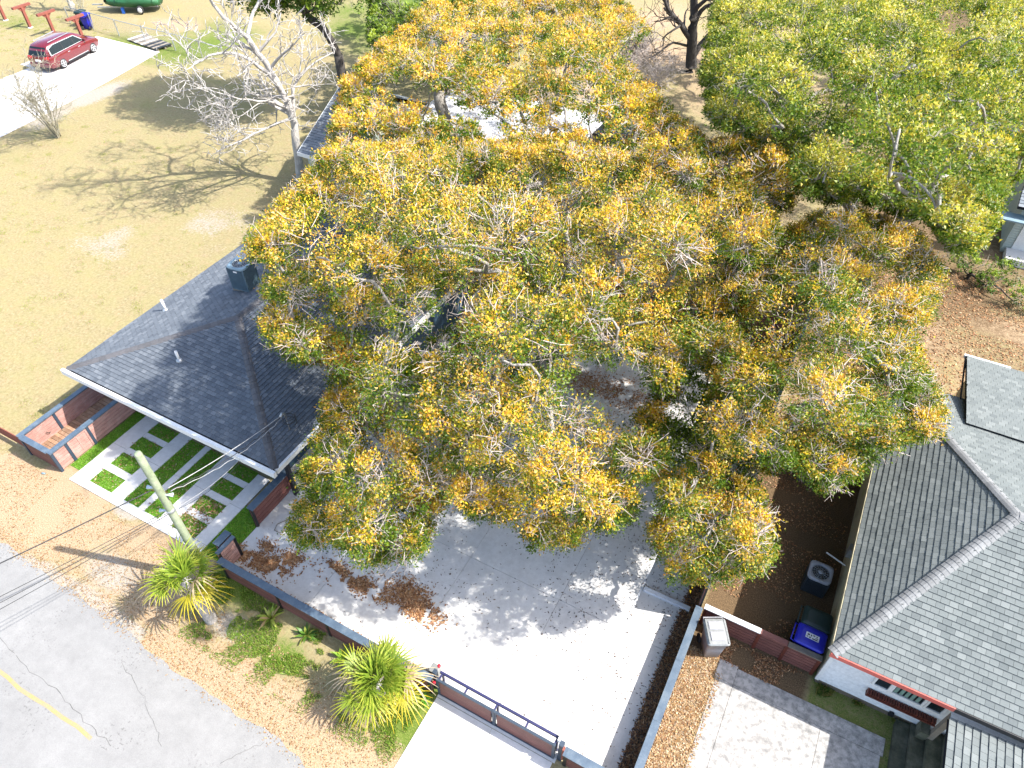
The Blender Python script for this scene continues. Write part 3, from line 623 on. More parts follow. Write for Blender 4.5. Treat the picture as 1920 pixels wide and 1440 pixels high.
r6 = roof_deck(p6, H6); shingle_roof(r6, p6, 'sh_blue', .6, .25, 0)
w = MB(); w.prism([(6.3, 0), (14.6, 0), (14.6, 2.9), (10.5, 4.7), (6.3, 2.9)], 0, 14.2); w.v = [(x, 48.4+z, y) for x, y, z in w.v]; w.build('wall', MT['white'], H6)
SH2 = thing('shed', 'white metal shed behind the green oaks at upper right', 'shed', (2.2, 52, 0), world=True)
B('wall', (.6, 50, 0), (3.9, 54, 2.0), MT['whiteroof'], SH2)
w = MB(); w.prism([(.4, 2.0), (4.1, 2.0), (4.1, 2.06), (2.25, 2.7), (.4, 2.06)], 0, 4.4); w.v = [(x, 49.8+z, y) for x, y, z in w.v]; w.build('roof', MT['whiteroof'], SH2)

# ------------------------------------------------------------------ fences
def fence(name, label, ax_, fixed, a, b, h, posts, mat='red', side=-1, capw=.2, rows=6, capmat='cap', group=None, z0=.06, cap_split=None, postmat='black', capext=(0, 0)):
    """ax_ 'x' or 'y': direction; fixed: the other coordinate; side: which face carries the boards"""
    T = (lambda s, t, z: (s, fixed+t, z)) if ax_ == 'x' else (lambda s, t, z: (fixed+t, s, z))
    f = thing(name, label, 'fence', T((a+b)/2, 0, 0), group=group, world=True)
    def bx(nm, s0, s1, t0, t1, zz0, zz1, m, bev=0, par=None):
        p, q = T(s0, t0, zz0), T(s1, t1, zz1); lo = tuple(min(u, v) for u, v in zip(p, q)); hi = tuple(max(u, v) for u, v in zip(p, q))
        return B(nm, lo, hi, MT[m], par or f, bev=bev)
    ends = [a]+[p for p in posts if a < p < b]+[b]
    for p in posts: bx('post', p-.045, p+.045, -.05*side+.005*side, .055*side, 0, h-.02, postmat)
    bh = (h-.03-z0)/rows
    for s0, s1 in zip(ends[:-1], ends[1:]):
        for r in range(rows): bx('board', s0+.047, s1-.047, .012*side, .038*side, z0+r*bh+.011, z0+(r+1)*bh-.011, mat)
        bx('backing', s0+.046, s1-.046, -.012*side, .010*side, z0, h-.02, 'black')
    sp = cap_split or ends
    for s0, s1 in zip(sp[:-1], sp[1:]): bx('cap', s0-capext[0]+.002, s1+capext[1]-.002, -capw/2, capw/2, h-.018, h+.022, capmat)
    return f
fence('fence', 'long low red board fence with slate cap between the two palms', 'x', 5.92, -13.3, -5.62, .92, [-13.2, -11.05, -9.2, -7.4, -5.7], side=-1, capw=.22)
fence('fence', 'red board return panel with slate cap at the corner of the concrete yard', 'y', -13.42, 6.0, 6.72, 1.05, [6.05, 6.68], 'pink', side=1, capw=.14)
fence('fence', 'tilted slate panel with bent rail beside the left palm', 'y', -13.75, 6.25, 6.8, .95, [6.3, 6.76], 'pink', side=1, capw=.26)
fence('fence', 'red slat screen with wide slate cap below the navy eave', 'y', -13.72, 7.72, 9.6, 1.0, [7.76, 9.56], side=1, capw=.26, rows=5)
fence('fence', 'low fence with pale slate cap between concrete yard and leaf strewn strip', 'y', .07, 5.9, 11.36, .9, [5.95, 7.75, 9.55, 11.3], side=1, capw=.21)
fence('fence', 'tall red board fence running back under the oak crowns', 'y', .07, 11.40, 30, 1.98, [11.45, 13.3, 15.1, 17, 19, 21, 23, 25, 27, 29.9], side=-1, capw=.12, rows=11, capmat='navy')
fence('fence', 'red board fence with bleached cap beside the blue recycling bin', 'x', 11.42, .2, 3.5, .95, [.25, 1.82, 2.58, 3.46], side=-1, capw=.16, rows=6, capmat='white', cap_split=[.2, 1.82], postmat='brown')
f9 = [o for o in bpy.data.objects if o.get('label', '').startswith('red board fence with bleached')][0]
B('cap', (1.83, 11.34, .932), (2.57, 11.50, .97), MT['red'], f9); B('cap', (2.59, 11.34, .932), (3.5, 11.50, .972), MT['wood'], f9)
fence('fence', 'short fence stub with slate cap at the right end of the gate', 'x', 5.98, -1.72, .0, .92, [-1.66, -.05], side=-1, capw=.24)
fence('fence', 'red board fence deep under the oak crowns crossing the back yard', 'x', 24.2, -9, -.05, 1.9, [-8.9, -6.5, -4.2, -2, -.1], side=-1, capw=.1, rows=10, capmat='brown')
# enclosure by the lawn
en = thing('bin_enclosure', 'open topped faded red board enclosure with slate caps and plank floor', 'enclosure', (-22.25, 8, 0), world=True)
xl, xr, y0, y1, hh = -23.06, -21.44, 6.25, 9.95, 1.0
for (nm, x) in (('left', xl), ('right', xr)):
    for ys0, ys1 in ((y0, 6.8), (6.8, 7.68), (7.68, 9.95)) if nm == 'right' else ((y0, 7.55), (7.55, 9.95)):
        for r in range(6):
            B('board', (x-.02, ys0+.05, .06+r*.152), (x+.02, ys1-.05, .188+r*.152), MT['pink'], en)
        B('post', (x-.05, ys0-.05, 0), (x+.05, ys0+.05, hh-.02), MT['navy'], en)
    B('post', (x-.05, y1-.1, 0), (x+.05, y1, hh-.02), MT['navy'], en)
    B('cap', (x-.1, y0-.06, hh-.02), (x+.1, y1, hh+.03), MT['cap'], en)
for r in range(6): B('board', (xl+.06, y0-.02, .06+r*.152), (xr-.06, y0+.02, .20+r*.152), MT['red'], en)
B('cap', (xl+.102, y0-.1, hh-.02), (xr-.102, y0+.1, hh+.026), MT['cap'], en)
for a, b in (((xr+.022, 6.86, .08), (xr+.04, 6.93, .95)), ((xr+.022, 7.55, .08), (xr+.04, 7.62, .95)), ((xr+.022, 7.2, .2), (xr+.039, 7.26, .95)), ((xr+.022, 6.93, .86), (xr+.038, 7.55, .93))): B('door_brace', a, b, MT['pink'], en)
for j in range(25): B('floor_plank', (xl+.03, y0+.05+j*.147, .08), (xr-.03, y0+.185+j*.147, .13+.004*(j % 3)), MT['deck'], en)
MB().tube([(-22.98, 7.0, .5), (-22.95, 7.05, .42), (-22.95, 7.13, .40)], .012, 6).build('latch', MT['black'], en)
low = thing('rail_fence', 'weathered brown plank fence at the left edge beside the lawn', 'fence', (-25, 6.3, 0), world=True)
for j, z in enumerate((.12, .30, .48)): B('board', (-27.5, 6.30, z), (-23.35, 6.33, z+.15), MT['postred'], low)
for x in (-27, -25.2, -23.5): B('post', (x, 6.34, 0), (x+.09, 6.43, .75), MT['wood'], low)

# sliding gate
gt = thing('sliding_gate', 'red board sliding gate with dark blue double top rail across the driveway', 'gate', (-3.75, 6.0, 0), world=True)
for x0, x1 in ((-5.5, -3.78), (-3.70, -1.98)):
    for r in range(7): B('board', (x0+.05, 5.955, .1+r*.118), (x1-.05, 5.98, .21+r*.118), MT['red'], gt)
    B('frame_rail', (x0, 5.94, .04), (x1, 6.0, .09), MT['navy'], gt); B('frame_rail', (x0, 5.94, .93), (x1, 6.0, 1.0), MT['navy'], gt)
    B('backing', (x0+.05, 5.985, .1), (x1-.05, 5.995, .93), MT['black'], gt)
for x in (-5.5, -3.78, -2.04): B('frame_post', (x, 5.938, .03), (x+.08, 6.005, 1.01), MT['navy'], gt)
MT['railblue'] = simple('dark_blue_rail', (.03, .032, .10), (.022, .025, .075), 3, .45, .05)
B('back_rail', (-5.5, 6.15, .95), (-1.95, 6.21, 1.02), MT['railblue'], gt); B('back_rail', (-5.5, 6.15, .05), (-1.95, 6.21, .11), MT['railblue'], gt)
for x in (-5.45, -4.66, -3.76, -2.85, -2.02): B('tie', (x, 6.002, .955), (x+.05, 6.149, 1.0), MT['railblue'], gt)
for x in (-5.45, -3.76, -2.02): B('back_post', (x, 6.15, .11), (x+.05, 6.205, .95), MT['railblue'], gt)
gp_ = thing('gate_post', 'dark gate post with red roller wheels at the left end of the gate', 'post', (-5.62, 6.1, 0))
B('post', (-.06, -.05, 0), (.04, .07, 1.05), MT['navy'], gp_)
MT['rollred'] = simple('red_roller', (.6, .02, .04), None, 5, .4, 0)
for y, z in ((-.12, .55), (.2, .98)): MB().lathe([(.015, -.03), (.04, -.03), (.05, -.01), (.04, .01), (.05, .03), (.015, .03)], 14, (0, y, z)).build('roller', MT['rollred'], gp_, True)
B('motor_box', (-.35, .12, .05), (-.1, .38, .5), MT['bingrey2'], gp_, bev=.02)
gp2 = thing('gate_post', 'dark catch post with pale guide bracket at the right end of the gate', 'post', (-1.84, 6.05, 0))
B('post', (-.05, -.06, 0), (.07, .08, 1.08), MT['navy'], gp2); B('bracket', (-.12, .02, 1.0), (-.05, .2, 1.12), MT['white'], gp2); B('bracket', (.07, -.1, .3), (.12, .0, 1.0), MT['postred'], gp2)

# ------------------------------------------------------------------ wheeled bins
def rrect(w, d, r, z, cx=0., cy=0., n=4):
    out = []
    for qx, qy, a0 in ((1, 1, 0), (-1, 1, 90), (-1, -1, 180), (1, -1, 270)):
        for i in range(n+1):
            a = R(a0+90*i/n); out.append((cx+qx*(w/2-r)+r*math.cos(a), cy+qy*(d/2-r)+r*math.sin(a), z))
    return out
def bin_(label, loc, rz, mb_, ml, lab=False, ribs=False, tilt=0):
    t = thing('wheeled_bin', label, 'bin', loc, rz, 'wheeled bins')
    MB().rings([rrect(.44, .52, .05, .06), rrect(.5, .6, .06, .55), rrect(.56, .70, .07, 1.0), rrect(.60, .74, .07, 1.0), rrect(.60, .74, .07, 1.05)]).build('body', MT[mb_], t, True)
    l = MB(); l.rings([rrect(.64, .80, .08, 1.052), rrect(.64, .80, .08, 1.09), rrect(.58, .72, .09, 1.13), rrect(.40, .52, .09, 1.15)])
    lo = l.build('lid', MT[ml], t, False, bev=.008)
    if ribs:
        B('lid_panel', (-.2, -.28, 1.146), (.2, -.02, 1.166), MT[mb_], lo, bev=.01); B('lid_panel', (-.2, .04, 1.146), (.2, .28, 1.164), MT[mb_], lo, bev=.01)
        for x in (-.27, .25): B('lid_rib', (x, -.36, 1.09), (x+.03, .36, 1.15), MT[ml], lo)
    MB().tube([(-.27, .36, .98), (-.27, .47, 1.02), (.27, .47, 1.02), (.27, .36, .98)], .018, 8).build('handle', MT[mb_], t, True)
    for x in (-.30, .24):
        w = MB(); w.lathe([(.05, 0), (.13, 0), (.14, .015), (.14, .045), (.13, .06), (.05, .06)], 16); w.v = [(x+z, .28+xx, .14+y) for xx, y, z in w.v]; w.build('wheel', MT['rubber'], t, True)
    if lab:
        B('label_sheet', (-.09, -.20, 1.150), (.09, .16, 1.1535), MT['label'], t)
        for j, (a, b, c_, d) in enumerate(((-.07, -.17, -.04, -.02), (-.02, -.17, .0, -.10), (.02, -.15, .06, -.12), (-.07, .02, -.03, .06), (.0, .0, .05, .03), (.0, .06, .05, .12), (-.06, .09, -.03, .13), (.03, -.08, .06, -.03))):
            B('printed_mark', (a, b, 1.1537), (c_, d, 1.1545), MT['ink'], t)
    return t
bin_('dark green wheeled bin standing against the tan house wall', (3.12, 12.45, 0), R(90), 'bingreen', 'bingreen')
bin_('blue recycling bin with a white label on its lid', (3.08, 11.82, 0), R(88), 'binblue', 'binblue', True)
bin_('grey wheeled bin in the fence corner on fallen leaves', (.72, 10.74, 0), R(28), 'bingrey', 'bingrey2', False, True)
bin_('blue bin beside the red posts behind the car', (-58.0, 37.0, 0), R(200), 'binblue', 'binblue')
bin_('dark green bin half hidden behind the blue bin by the posts', (-58.9, 37.3, 0), R(195), 'bingreen', 'bingreen')

# ------------------------------------------------------------------ air conditioners
def ac(label, loc, rz, w, h, mtop, mside, fan='acdark', tilt=0):
    t = thing('air_conditioner', label, 'air conditioner', loc, rz, 'outdoor air conditioners')
    B('core', (-w/2+.03, -w/2+.03, .06), (w/2-.03, w/2-.03, h-.03), MT['black'], t)
    lv = MB(); n = int((h-.16)/.045)
    for j in range(n):
        z = .09+j*.045
        for a in range(4):
            M = Matrix.Rotation(R(90*a), 4, 'Z'); lv.box((-w/2+.04, -w/2, z), (w/2-.04, -w/2+.02, z+.026), M=M)
    lv.build('louvres', MT[mside], t)
    for sx in (-1, 1):
        for sy in (-1, 1): B('corner_post', (sx*(w/2-.02)-.025, sy*(w/2-.02)-.025, .04), (sx*(w/2-.02)+.025, sy*(w/2-.02)+.025, h-.03), MT[mside], t)
    B('base_pan', (-w/2, -w/2, 0), (w/2, w/2, .07), MT[mside], t)
    # top plate with a round opening
    mb = MB(); k = 32; r = w*.38; ring_o = []
    for j in range(k):
        a = 2*math.pi*j/k; c_, s_ = math.cos(a), math.sin(a); q = (abs(c_)**6+abs(s_)**6)**(-1/6); ring_o.append((c_*q*(w/2+.015), s_*q*(w/2+.015)))
    inner = [(math.cos(2*math.pi*j/k)*r, math.sin(2*math.pi*j/k)*r) for j in range(k)]
    mb.rings([[(x, y, h-.06) for x, y in ring_o], [(x, y, h) for x, y in ring_o], [(x*.98, y*.98, h+.02) for x, y in ring_o], [(x*1.03, y*1.03, h+.012) for x, y in inner], [(x, y, h-.01) for x, y in inner], [(x*.97, y*.97, h-.10) for x, y in inner]], cap=False)
    mb.build('top_plate', MT[mtop], t, True)
    MB().lathe([(r*.97, h-.11), (.001, h-.105)], 24, cap=False).build('fan_well', MT['black'], t)
    fn = MB()
    for j in range(4):
        a = 2*math.pi*j/4; 
        P = [(math.cos(a+d)*rr, math.sin(a+d)*rr, h-.07+dz) for d, rr, dz in ((0, .05, .02), (.25, r*.9, .03), (.85, r*.88, -.02), (.9, .06, -.02))]; fn.face(P)
    fn.build('fan_blades', MT[fan], t)
    gr = MB()
    for j in range(14): a = 2*math.pi*j/14; gr.tube([(.05*math.cos(a), .05*math.sin(a), h+.012), (r*math.cos(a), r*math.sin(a), h+.012)], .005, 4)
    for q in (.3, .55, .8, 1.0): gr.tube([(q*r*math.cos(2*math.pi*j/24), q*r*math.sin(2*math.pi*j/24), h+.013) for j in range(25)], .0045, 4)
    gr.build('fan_grille', MT['steel'], t)
    MB().lathe([(.07, h-.03), (.07, h+.02), (.03, h+.03)], 14).build('fan_hub', MT[mtop], t, True)
    return t
ac('grey topped air conditioner on the brown ground beside the tan wall', (2.95, 14.24, .02), 0, .66, .78, 'acgrey', 'acdark')
ax_, ay_ = -18.95, 14.25; azr = roofz1(ax_, ay_)
a2 = ac('blue grey air conditioner standing on timbers on the charcoal roof', (ax_, ay_, azr+.12), R(8), .72, .98, 'acblue2', 'acblue')
B('label_sheet', (-.08, -.37, .8), (.08, -.362, .86), MT['label'], a2)
tb = thing('timber_sleeper', 'two short timbers under the air conditioner on the charcoal roof', 'timber', (ax_, ay_, azr))
for y in (-.28, .22): B('timber', (-.5, y, -.13), (.5, y+.1, .115), MT['wood'], tb)

# ------------------------------------------------------------------ utility pole, mast and cables
pole = thing('utility_pole', 'short greenish timber utility pole rising behind the left palm', 'utility pole', (-13.62, 5.57, 0))
MB().lathe([(.13, 0), (.12, 2), (.108, 4.5), (.10, 6.15), (.08, 6.22)], 14).build('shaft', MT['pole'], pole, True)
for z, a in ((4.75, 200), (4.45, 30), (3.75, 210)):
    MB().tube([(0, 0, z), (.16*math.cos(R(a)), .16*math.sin(R(a)), z), (.3*math.cos(R(a)), .3*math.sin(R(a)), z)], [.02, .03, .06], 8).build('insulator', MT['porcelain'], pole, True)
MB().lathe([(.118, 3.72), (.123, 3.74), (.123, 3.8), (.118, 3.82)], 14).build('band', MT['steel'], pole, True)
mast = thing('service_mast', 'electric service mast with coiled cable on the charcoal roof', 'mast', (-13.45, 9.95, 0))
MB().tube([(0, 0, 2.6), (0, 0, 3.55), (.02, -.1, 3.66), (.02, -.2, 3.6)], [.04, .04, .045, .05], 10).build('mast_pipe', MT['steel'], mast, True)
MB().tube([(.22*math.cos(t*.5), .2*math.sin(t*.5)+.1, 3.05+.012*t) for t in range(28)], .016, 6).build('cable_coil', MT['wire'], mast, True)
def cable(label, a, b, sag, r=.011, m='wire', twist=0, n=24, name='cable'):
    a, b = Vector(a), Vector(b); P = []
    for i in range(n+1):
        t = i/n; q = a.lerp(b, t); q.z -= sag*4*t*(1-t)
        if twist: q += Vector((math.sin(t*60+twist), math.cos(t*53+twist), math.sin(t*47))) * .018
        P.append(q-a)
    o = MB().tube(P, r, 5).build(name, MT[m], None, True); o.location = a
    return tag(o, label, 'cable', 'overhead cables')
PX, PY = -13.62, 5.57
def far_end(a, m, k): return tuple(a[i]+(m[i]-a[i])*k for i in range(3))
def street(label, z, m, r=.012, k=4.2, dx=0, mat='wire'):
    a = (PX-.1+dx, PY-.12, z); cable(label, a, far_end(a, m, k), .25, r, mat, n=40)
street('thick black cable from the pole top fitting down across the road', 4.75, (-15.2, 2.2, 4.95), .016)
street('upper of the three thin cables crossing the road below the pole', 3.75, (-14.95, 1.72, 4.35), .009)
street('middle of the three thin cables crossing the road below the pole', 3.72, (-14.85, 1.62, 4.30), .009, dx=.05)
street('lowest of the three thin cables crossing the road below the pole', 3.70, (-14.75, 1.50, 4.25), .009, dx=.1)
cable('pale upper cable from the pole to the roof mast', (PX+.05, PY+.2, 4.55), (-13.43, 9.8, 3.62), .10, .013, 'wirel')
cable('twisted dark cable from the pole to the roof mast', (PX+.1, PY+.2, 4.48), (-13.43, 9.76, 3.55), .22, .012, 'wire', 1)
cable('second twisted grey cable from the pole to the roof mast', (PX+.1, PY+.22, 4.44), (-13.44, 9.78, 3.5), .30, .010, 'wirel', 3)
cable('thin grey cable from the pole band to the house eave', (PX+.08, PY+.18, 3.75), (-14.2, 8.5, 2.55), .15, .008, 'wirel')
cable('thin dark cable from the pole band to the house eave', (PX+.1, PY+.18, 3.68), (-14.18, 8.5, 2.5), .22, .007, 'wire')

# ------------------------------------------------------------------ parked minivan
def minivan():
    t = thing('minivan', 'dark red minivan parked on the pale far driveway', 'car', (-53.95, 31.95, .03), R(12))   # local +Y forward
    L, W = 5.1, 1.98
    # body: cross sections along y
    def sec(y, wb, zb, zs, zt, wt): # half section polygon, closed
        h = wb/2
        return [(-h*.92, y, zb), (-h, y, zb+.18), (-h, y, zs-.12), (-h*.97, y, zs), (-wt/2, y, zt), (wt/2, y, zt), (h*.97, y, zs), (h, y, zs-.12), (h, y, zb+.18), (h*.92, y, zb)]
    low_ = [sec(-2.55, 1.7, .42, .95, 1.0, 1.5), sec(-2.45, 1.9, .3, 1.0, 1.04, 1.7), sec(-1.9, W, .24, 1.02, 1.06, 1.8), sec(0, W, .22, 1.02, 1.05, 1.8), sec(1.2, W, .22, 1.0, 1.04, 1.8), sec(1.75, W*.99, .24, .93, 1.0, 1.6), sec(2.3, 1.86, .28, .80, .88, 1.4), sec(2.55, 1.55, .34, .62, .68, 1.1)]
    MB().rings(low_).build('body', MT['carpaint'], t, True, bev=.03)
    def top(y, w0, z0, w1, z1): return [(-w0/2, y, z0), (-w1/2, y, z1-.06), (-w1/2+.12, y, z1), (w1/2-.12, y, z1), (w1/2, y, z1-.06), (w0/2, y, z0)]
    cab = [top(-2.5, 1.72, .98, 1.5, 1.02), top(-2.3, 1.78, 1.0, 1.45, 1.45), top(-2.05, 1.8, 1.0, 1.45, 1.68), top(-1.2, 1.82, 1.0, 1.46, 1.76), top(0, 1.82, 1.0, 1.46, 1.77), top(.55, 1.82, 1.0, 1.44, 1.70), top(1.0, 1.78, .99, 1.4, 1.5), top(1.75, 1.66, .97, 1.4, 1.02)]
    MB().rings(cab).build('roof', MT['carpaint'], t, True)
    def panel(name, pts, m, off=0.012, par=t):
        P = [Vector(p) for p in pts]; n = (P[1]-P[0]).cross(P[2]-P[0]).normalized(); c_ = sum(P, Vector())/len(P)
        if n.dot(c_-Vector((0, c_.y*.6, .9))) < 0: n = -n
        mb = MB(); k = len(P); mb.rings([[p-n*.01 for p in P], [p+n*off for p in P]]); return mb.build(name, MT[m], par)
    def sx(z): return .91-(z-1.0)*.27                     # side of the cabin at height z
    for s in (-1, 1):
        fr = panel('window_trim', [(s*sx(1.07), -2.2, 1.05), (s*sx(1.07), 1.12, 1.07), (s*sx(1.6), .42, 1.6), (s*sx(1.64), -1.6, 1.64), (s*sx(1.5), -2.15, 1.5)], 'chrome', .010)
        panel('side_window', [(s*sx(1.1), -2.1, 1.09), (s*sx(1.1), 1.0, 1.1), (s*sx(1.56), .4, 1.56), (s*sx(1.6), -1.58, 1.6), (s*sx(1.47), -2.07, 1.47)], 'glass', .022)
        for y in (-.95, .1): panel('pillar', [(s*sx(1.1), y, 1.1), (s*sx(1.1), y+.07, 1.1), (s*sx(1.58), y+.07, 1.58), (s*sx(1.58), y, 1.58)], 'black', .026)
        B('roof_rail', (s*.6-.02, -1.75, 1.79), (s*.6+.02, .25, 1.82), MT['chrome'], t)
        B('sill_trim', (s*.985-.012, -1.0, .33), (s*.985+.012, 1.05, .37), MT['chrome'], t)
        B('sill', (s*.97-.02, -1.0, .22), (s*.97+.02, 1.05, .32), MT['black'], t)
        for y in (-.75, .3): B('door_handle', (s*.985-.012, y, .86), (s*.985+.016, y+.2, .895), MT['chrome'], t)
        B('mirror', (s*.92 if s > 0 else -1.16, .95, 1.04), (1.16 if s > 0 else s*.92, 1.08, 1.2), MT['carpaint'], t, bev=.03)
        B('tail_light', (s*.68-.17, -2.56, .9), (s*.68+.2, -2.4, 1.06), MT['taillight'], t, bev=.02)
        B('headlight', (s*.62-.18, 2.28, .66), (s*.62+.18, 2.45, .78), MT['label'], t, bev=.02)
        for y in (-1.50, 1.59):
            wob_ = MB(); wob_.lathe([(.2, 0), (.30, .0), (.335, .03), (.345, .1), (.335, .19), (.30, .22), (.2, .22)], 24)
            wob_.v = [((.78+z if s > 0 else -.78-z), y+x, .345+yy) for x, yy, z in wob_.v]; wo = wob_.build('wheel', MT['rubber'], t, True)
            ri = MB(); ri.lathe([(.235, .0), (.235, .225), (.205, .225), (.205, .19), (.03, .18)], 20); 
            ri.v = [((.785+z if s > 0 else -.785-z), y+x, .345+yy) for x, yy, z in ri.v]; ri.build('rim', MT['rim'], wo, True)
            sp = MB()
            for j in range(5):
                M = Matrix.Rotation(2*math.pi*j/5, 4, 'Z'); sp.box((-.03, .03, .21), (.03, .2, .232), M=M)
            sp.v = [((.785+z if s > 0 else -.785-z), y+x, .345+yy) for x, yy, z in sp.v]; sp.build('spokes', MT['rim'], wo)
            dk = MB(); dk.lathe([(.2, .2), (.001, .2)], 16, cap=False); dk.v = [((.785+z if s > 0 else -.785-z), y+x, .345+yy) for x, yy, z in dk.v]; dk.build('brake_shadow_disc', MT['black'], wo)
    panel('rear_window', [(-.72, -2.485, 1.1), (.72, -2.485, 1.1), (.62, -2.16, 1.58), (-.62, -2.16, 1.58)], 'glass', .03)
    panel('windscreen', [(-.7, 1.62, 1.07), (.7, 1.62, 1.07), (.6, .68, 1.63), (-.6, .68, 1.63)], 'glass', .02)
    B('bumper', (-.85, -2.62, .38), (.85, -2.5, .62), MT['carpaint'], t, bev=.04); B('number_plate', (-.2, -2.635, .74), (.2, -2.56, .86), MT['label'], t); B('diffuser', (-.7, -2.6, .28), (.7, -2.45, .38), MT['black'], t)
    return t
minivan()

# ------------------------------------------------------------------ covered boat, posts, far fence, boards
bt = thing('boat', 'boat on a trailer under a green tarpaulin near the top edge', 'boat', (-58.3, 41.9, 0), R(-58))
bt.scale = (1.0, .86, 1.0)
secs = []
for y, w, zk, zt in ((-2.7, .4, .55, 1.05), (-2.2, 1.3, .42, 1.2), (-1.2, 2.0, .34, 1.4), (0, 2.2, .3, 1.65), (1.2, 2.2, .3, 1.55), (2.2, 2.05, .34, 1.4), (2.6, 1.8, .45, 1.2)):
    secs.append([(-w*.15, y, zk), (-w*.42, y, zk+.2), (-w*.5, y, zk+.55), (-w*.46, y, zt-.35), (-w*.2, y, zt-.06), (0, y, zt), (w*.2, y, zt-.08), (w*.46, y, zt-.36), (w*.5, y, zk+.55), (w*.42, y, zk+.2), (w*.15, y, zk)])
MB().rings(secs).build('cover', MT['tarp'], bt, True)
for y in (-1.2, -.1, 1.1, 2.2): MB().tube([(-1.05, y+.03, .8), (-.95, y, 1.15), (-.3, y, 1.47), (.3, y, 1.47), (.95, y, 1.15), (1.05, y-.03, .8)], .03, 6).build('cover_fold', MT['tarp'], bt, True)
tr = MB(); tr.box((-.75, -3.2, .45), (-.67, 2.5, .53)); tr.box((.67, -3.2, .45), (.75, 2.5, .53)); tr.box((-.75, -.1, .44), (.75, .0, .54)); tr.box((-.75, 2.3, .44), (.75, 2.4, .54)); tr.box((-.05, -4.0, .45), (.05, -3.0, .53)); tr.build('trailer_frame', MT['steel'], bt)
for s in (-1, 1):
    w = MB(); w.lathe([(.12, 0), (.29, 0), (.33, .04), (.33, .16), (.29, .2), (.12, .2)], 20); w.v = [((1.08+z if s > 0 else -1.08-z), .9+x, .33+yy) for x, yy, z in w.v]; wo = w.build('wheel', MT['rubber'], bt, True)
    w = MB(); w.lathe([(.21, 0), (.21, .21), (.05, .215)], 16); w.v = [((1.08+z if s > 0 else -1.08-z), .9+x, .33+yy) for x, yy, z in w.v]; w.build('rim', MT['white'], wo, True)
B('jack_stand', (.7, -1.0, 0), (.95, -.75, .45), MT['bluething'], bt, bev=.03)
tl = ['leftmost red T shaped clothes post at the picture edge', 'second red T shaped clothes post from the left edge', 'third red T shaped clothes post from the left edge', 'rightmost red T shaped clothes post behind the car roof']
for (x, y), lb in zip(((-65.7, 35.1), (-62.4, 34.95), (-59.35, 34.85), (-56.5, 35.2)), tl):
    t = thing('clothes_post', lb, 'post', (x, y, 0), group='red clothes posts')
    B('upright', (-.1, -.1, 0), (.1, .1, 1.55), MT['postred'], t); B('crossbar', (-.11, -.75, 1.5), (.11, .75, 1.66), MT['postred'], t)
    w = MB().prism([(-.4, 1.5), (.4, 1.5), (0, 1.1)], -.04, .04); w.v = [(z, x_, y_) for x_, y_, z in w.v]; w.build('brace', MT['postred'], t)
    MB().lathe([(.2, 0), (.18, .05)], 10).build('footing', MT['kerbwhite'], t)
cf = thing('wire_fence', 'thin grey wire fence with a top rail behind the car and boat', 'fence', (-53, 36.9, 0), world=True)
MB().tube([(-60.5, 37.3, 1.2), (-54, 37.0, 1.18), (-48.2, 36.9, 1.2), (-43, 36.6, 1.2)], .025, 6).build('top_rail', MT['steel'], cf, True)
for x in (-60.4, -57.6, -54.6, -51.6, -48.4, -45.6): B('post', (x, 37.05-(x+60)*.02, 0), (x+.06, 37.11-(x+60)*.02, 1.2), MT['steel'], cf)
w = MB()
for j in range(90):
    x = -60.4+j*.195
    w.tube([(x, 37.2-(x+60.4)*.032, 0), (x+.55, 37.18-(x+60.4)*.032, 1.18)], .004, 3, False); w.tube([(x+.55, 37.2-(x+60.4)*.032, 0), (x, 37.18-(x+60.4)*.032, 1.18)], .004, 3, False)
w.build('wire_mesh', MT['steel'], cf, kind='stuff')
pal = thing('pallet_stack', 'grey and dark pallets lying by the end of the far driveway', 'pallet', (-51.2, 37.0, 0), R(-8))
for j in range(7): B('plank', (-1.9+j*.29, -.7, .1), (-1.66+j*.29, .7, .14), MT['wood' if j % 3 else 'whiteroof'], pal)
for j in range(6): B('plank', (.2+j*.29, -.75, .16), (.44+j*.29, .65, .20), MT['black' if j % 2 else 'wood'], pal)
for y in (-.6, 0, .55): B('bearer', (-1.9, y, 0), (1.9, y+.09, .1), MT['wood'], pal)
# white slatted seat near the oak
st = thing('garden_chair', 'white slatted garden chair glimpsed under the oak beside the navy house', 'chair', (-13.9, 17.3, .03), R(35))
for j in range(6): B('seat_slat', (-.28, -.3+j*.1, .38), (.28, -.22+j*.1, .41), MT['white'], st)
for j in range(6): B('back_slat', (-.28+j*.1, .3, .42), (-.2+j*.1, .34, 1.05), MT['white'], st)
for x in (-.3, .26):
    for y in (-.3, .28): B('leg', (x, y, 0), (x+.04, y+.04, .6), MT['white'], st)
    B('arm', (x-.02, -.34, .6), (x+.06, .34, .63), MT['white'], st)
# small things
can = thing('drink_can', 'small crushed teal can on the leaf litter by the enclosure', 'can', (-21.9, 5.85, .035), R(20)); m_ = MB().lathe([(.03, -.06), (.034, -.05), (.034, .05), (.03, .06)], 10)
m_.v = [(z, x, y) for x, y, z in m_.v]; m_.build('can_body', MT['acblue2'], can, True)
hs = thing('hose', 'thin grey hose lying in a loop on the concrete by the slat screen', 'hose', (-12.9, 8.6, .04))
MB().tube([(.3, .5, .02), (.1, .1, .02), (-.1, -.2, .02), (-.28, -.5, .02), (-.2, -.72, .02), (.02, -.72, .02), (.18, -.45, .02), (.2, -.1, .02), (.2, .3, .02)], .013, 6).build('hose_line', MT['wood'], hs, True)
dr = thing('downspout', 'thin downspout pipe by the right window corner', 'pipe', (7.0, 11.15, 0)) if False else None

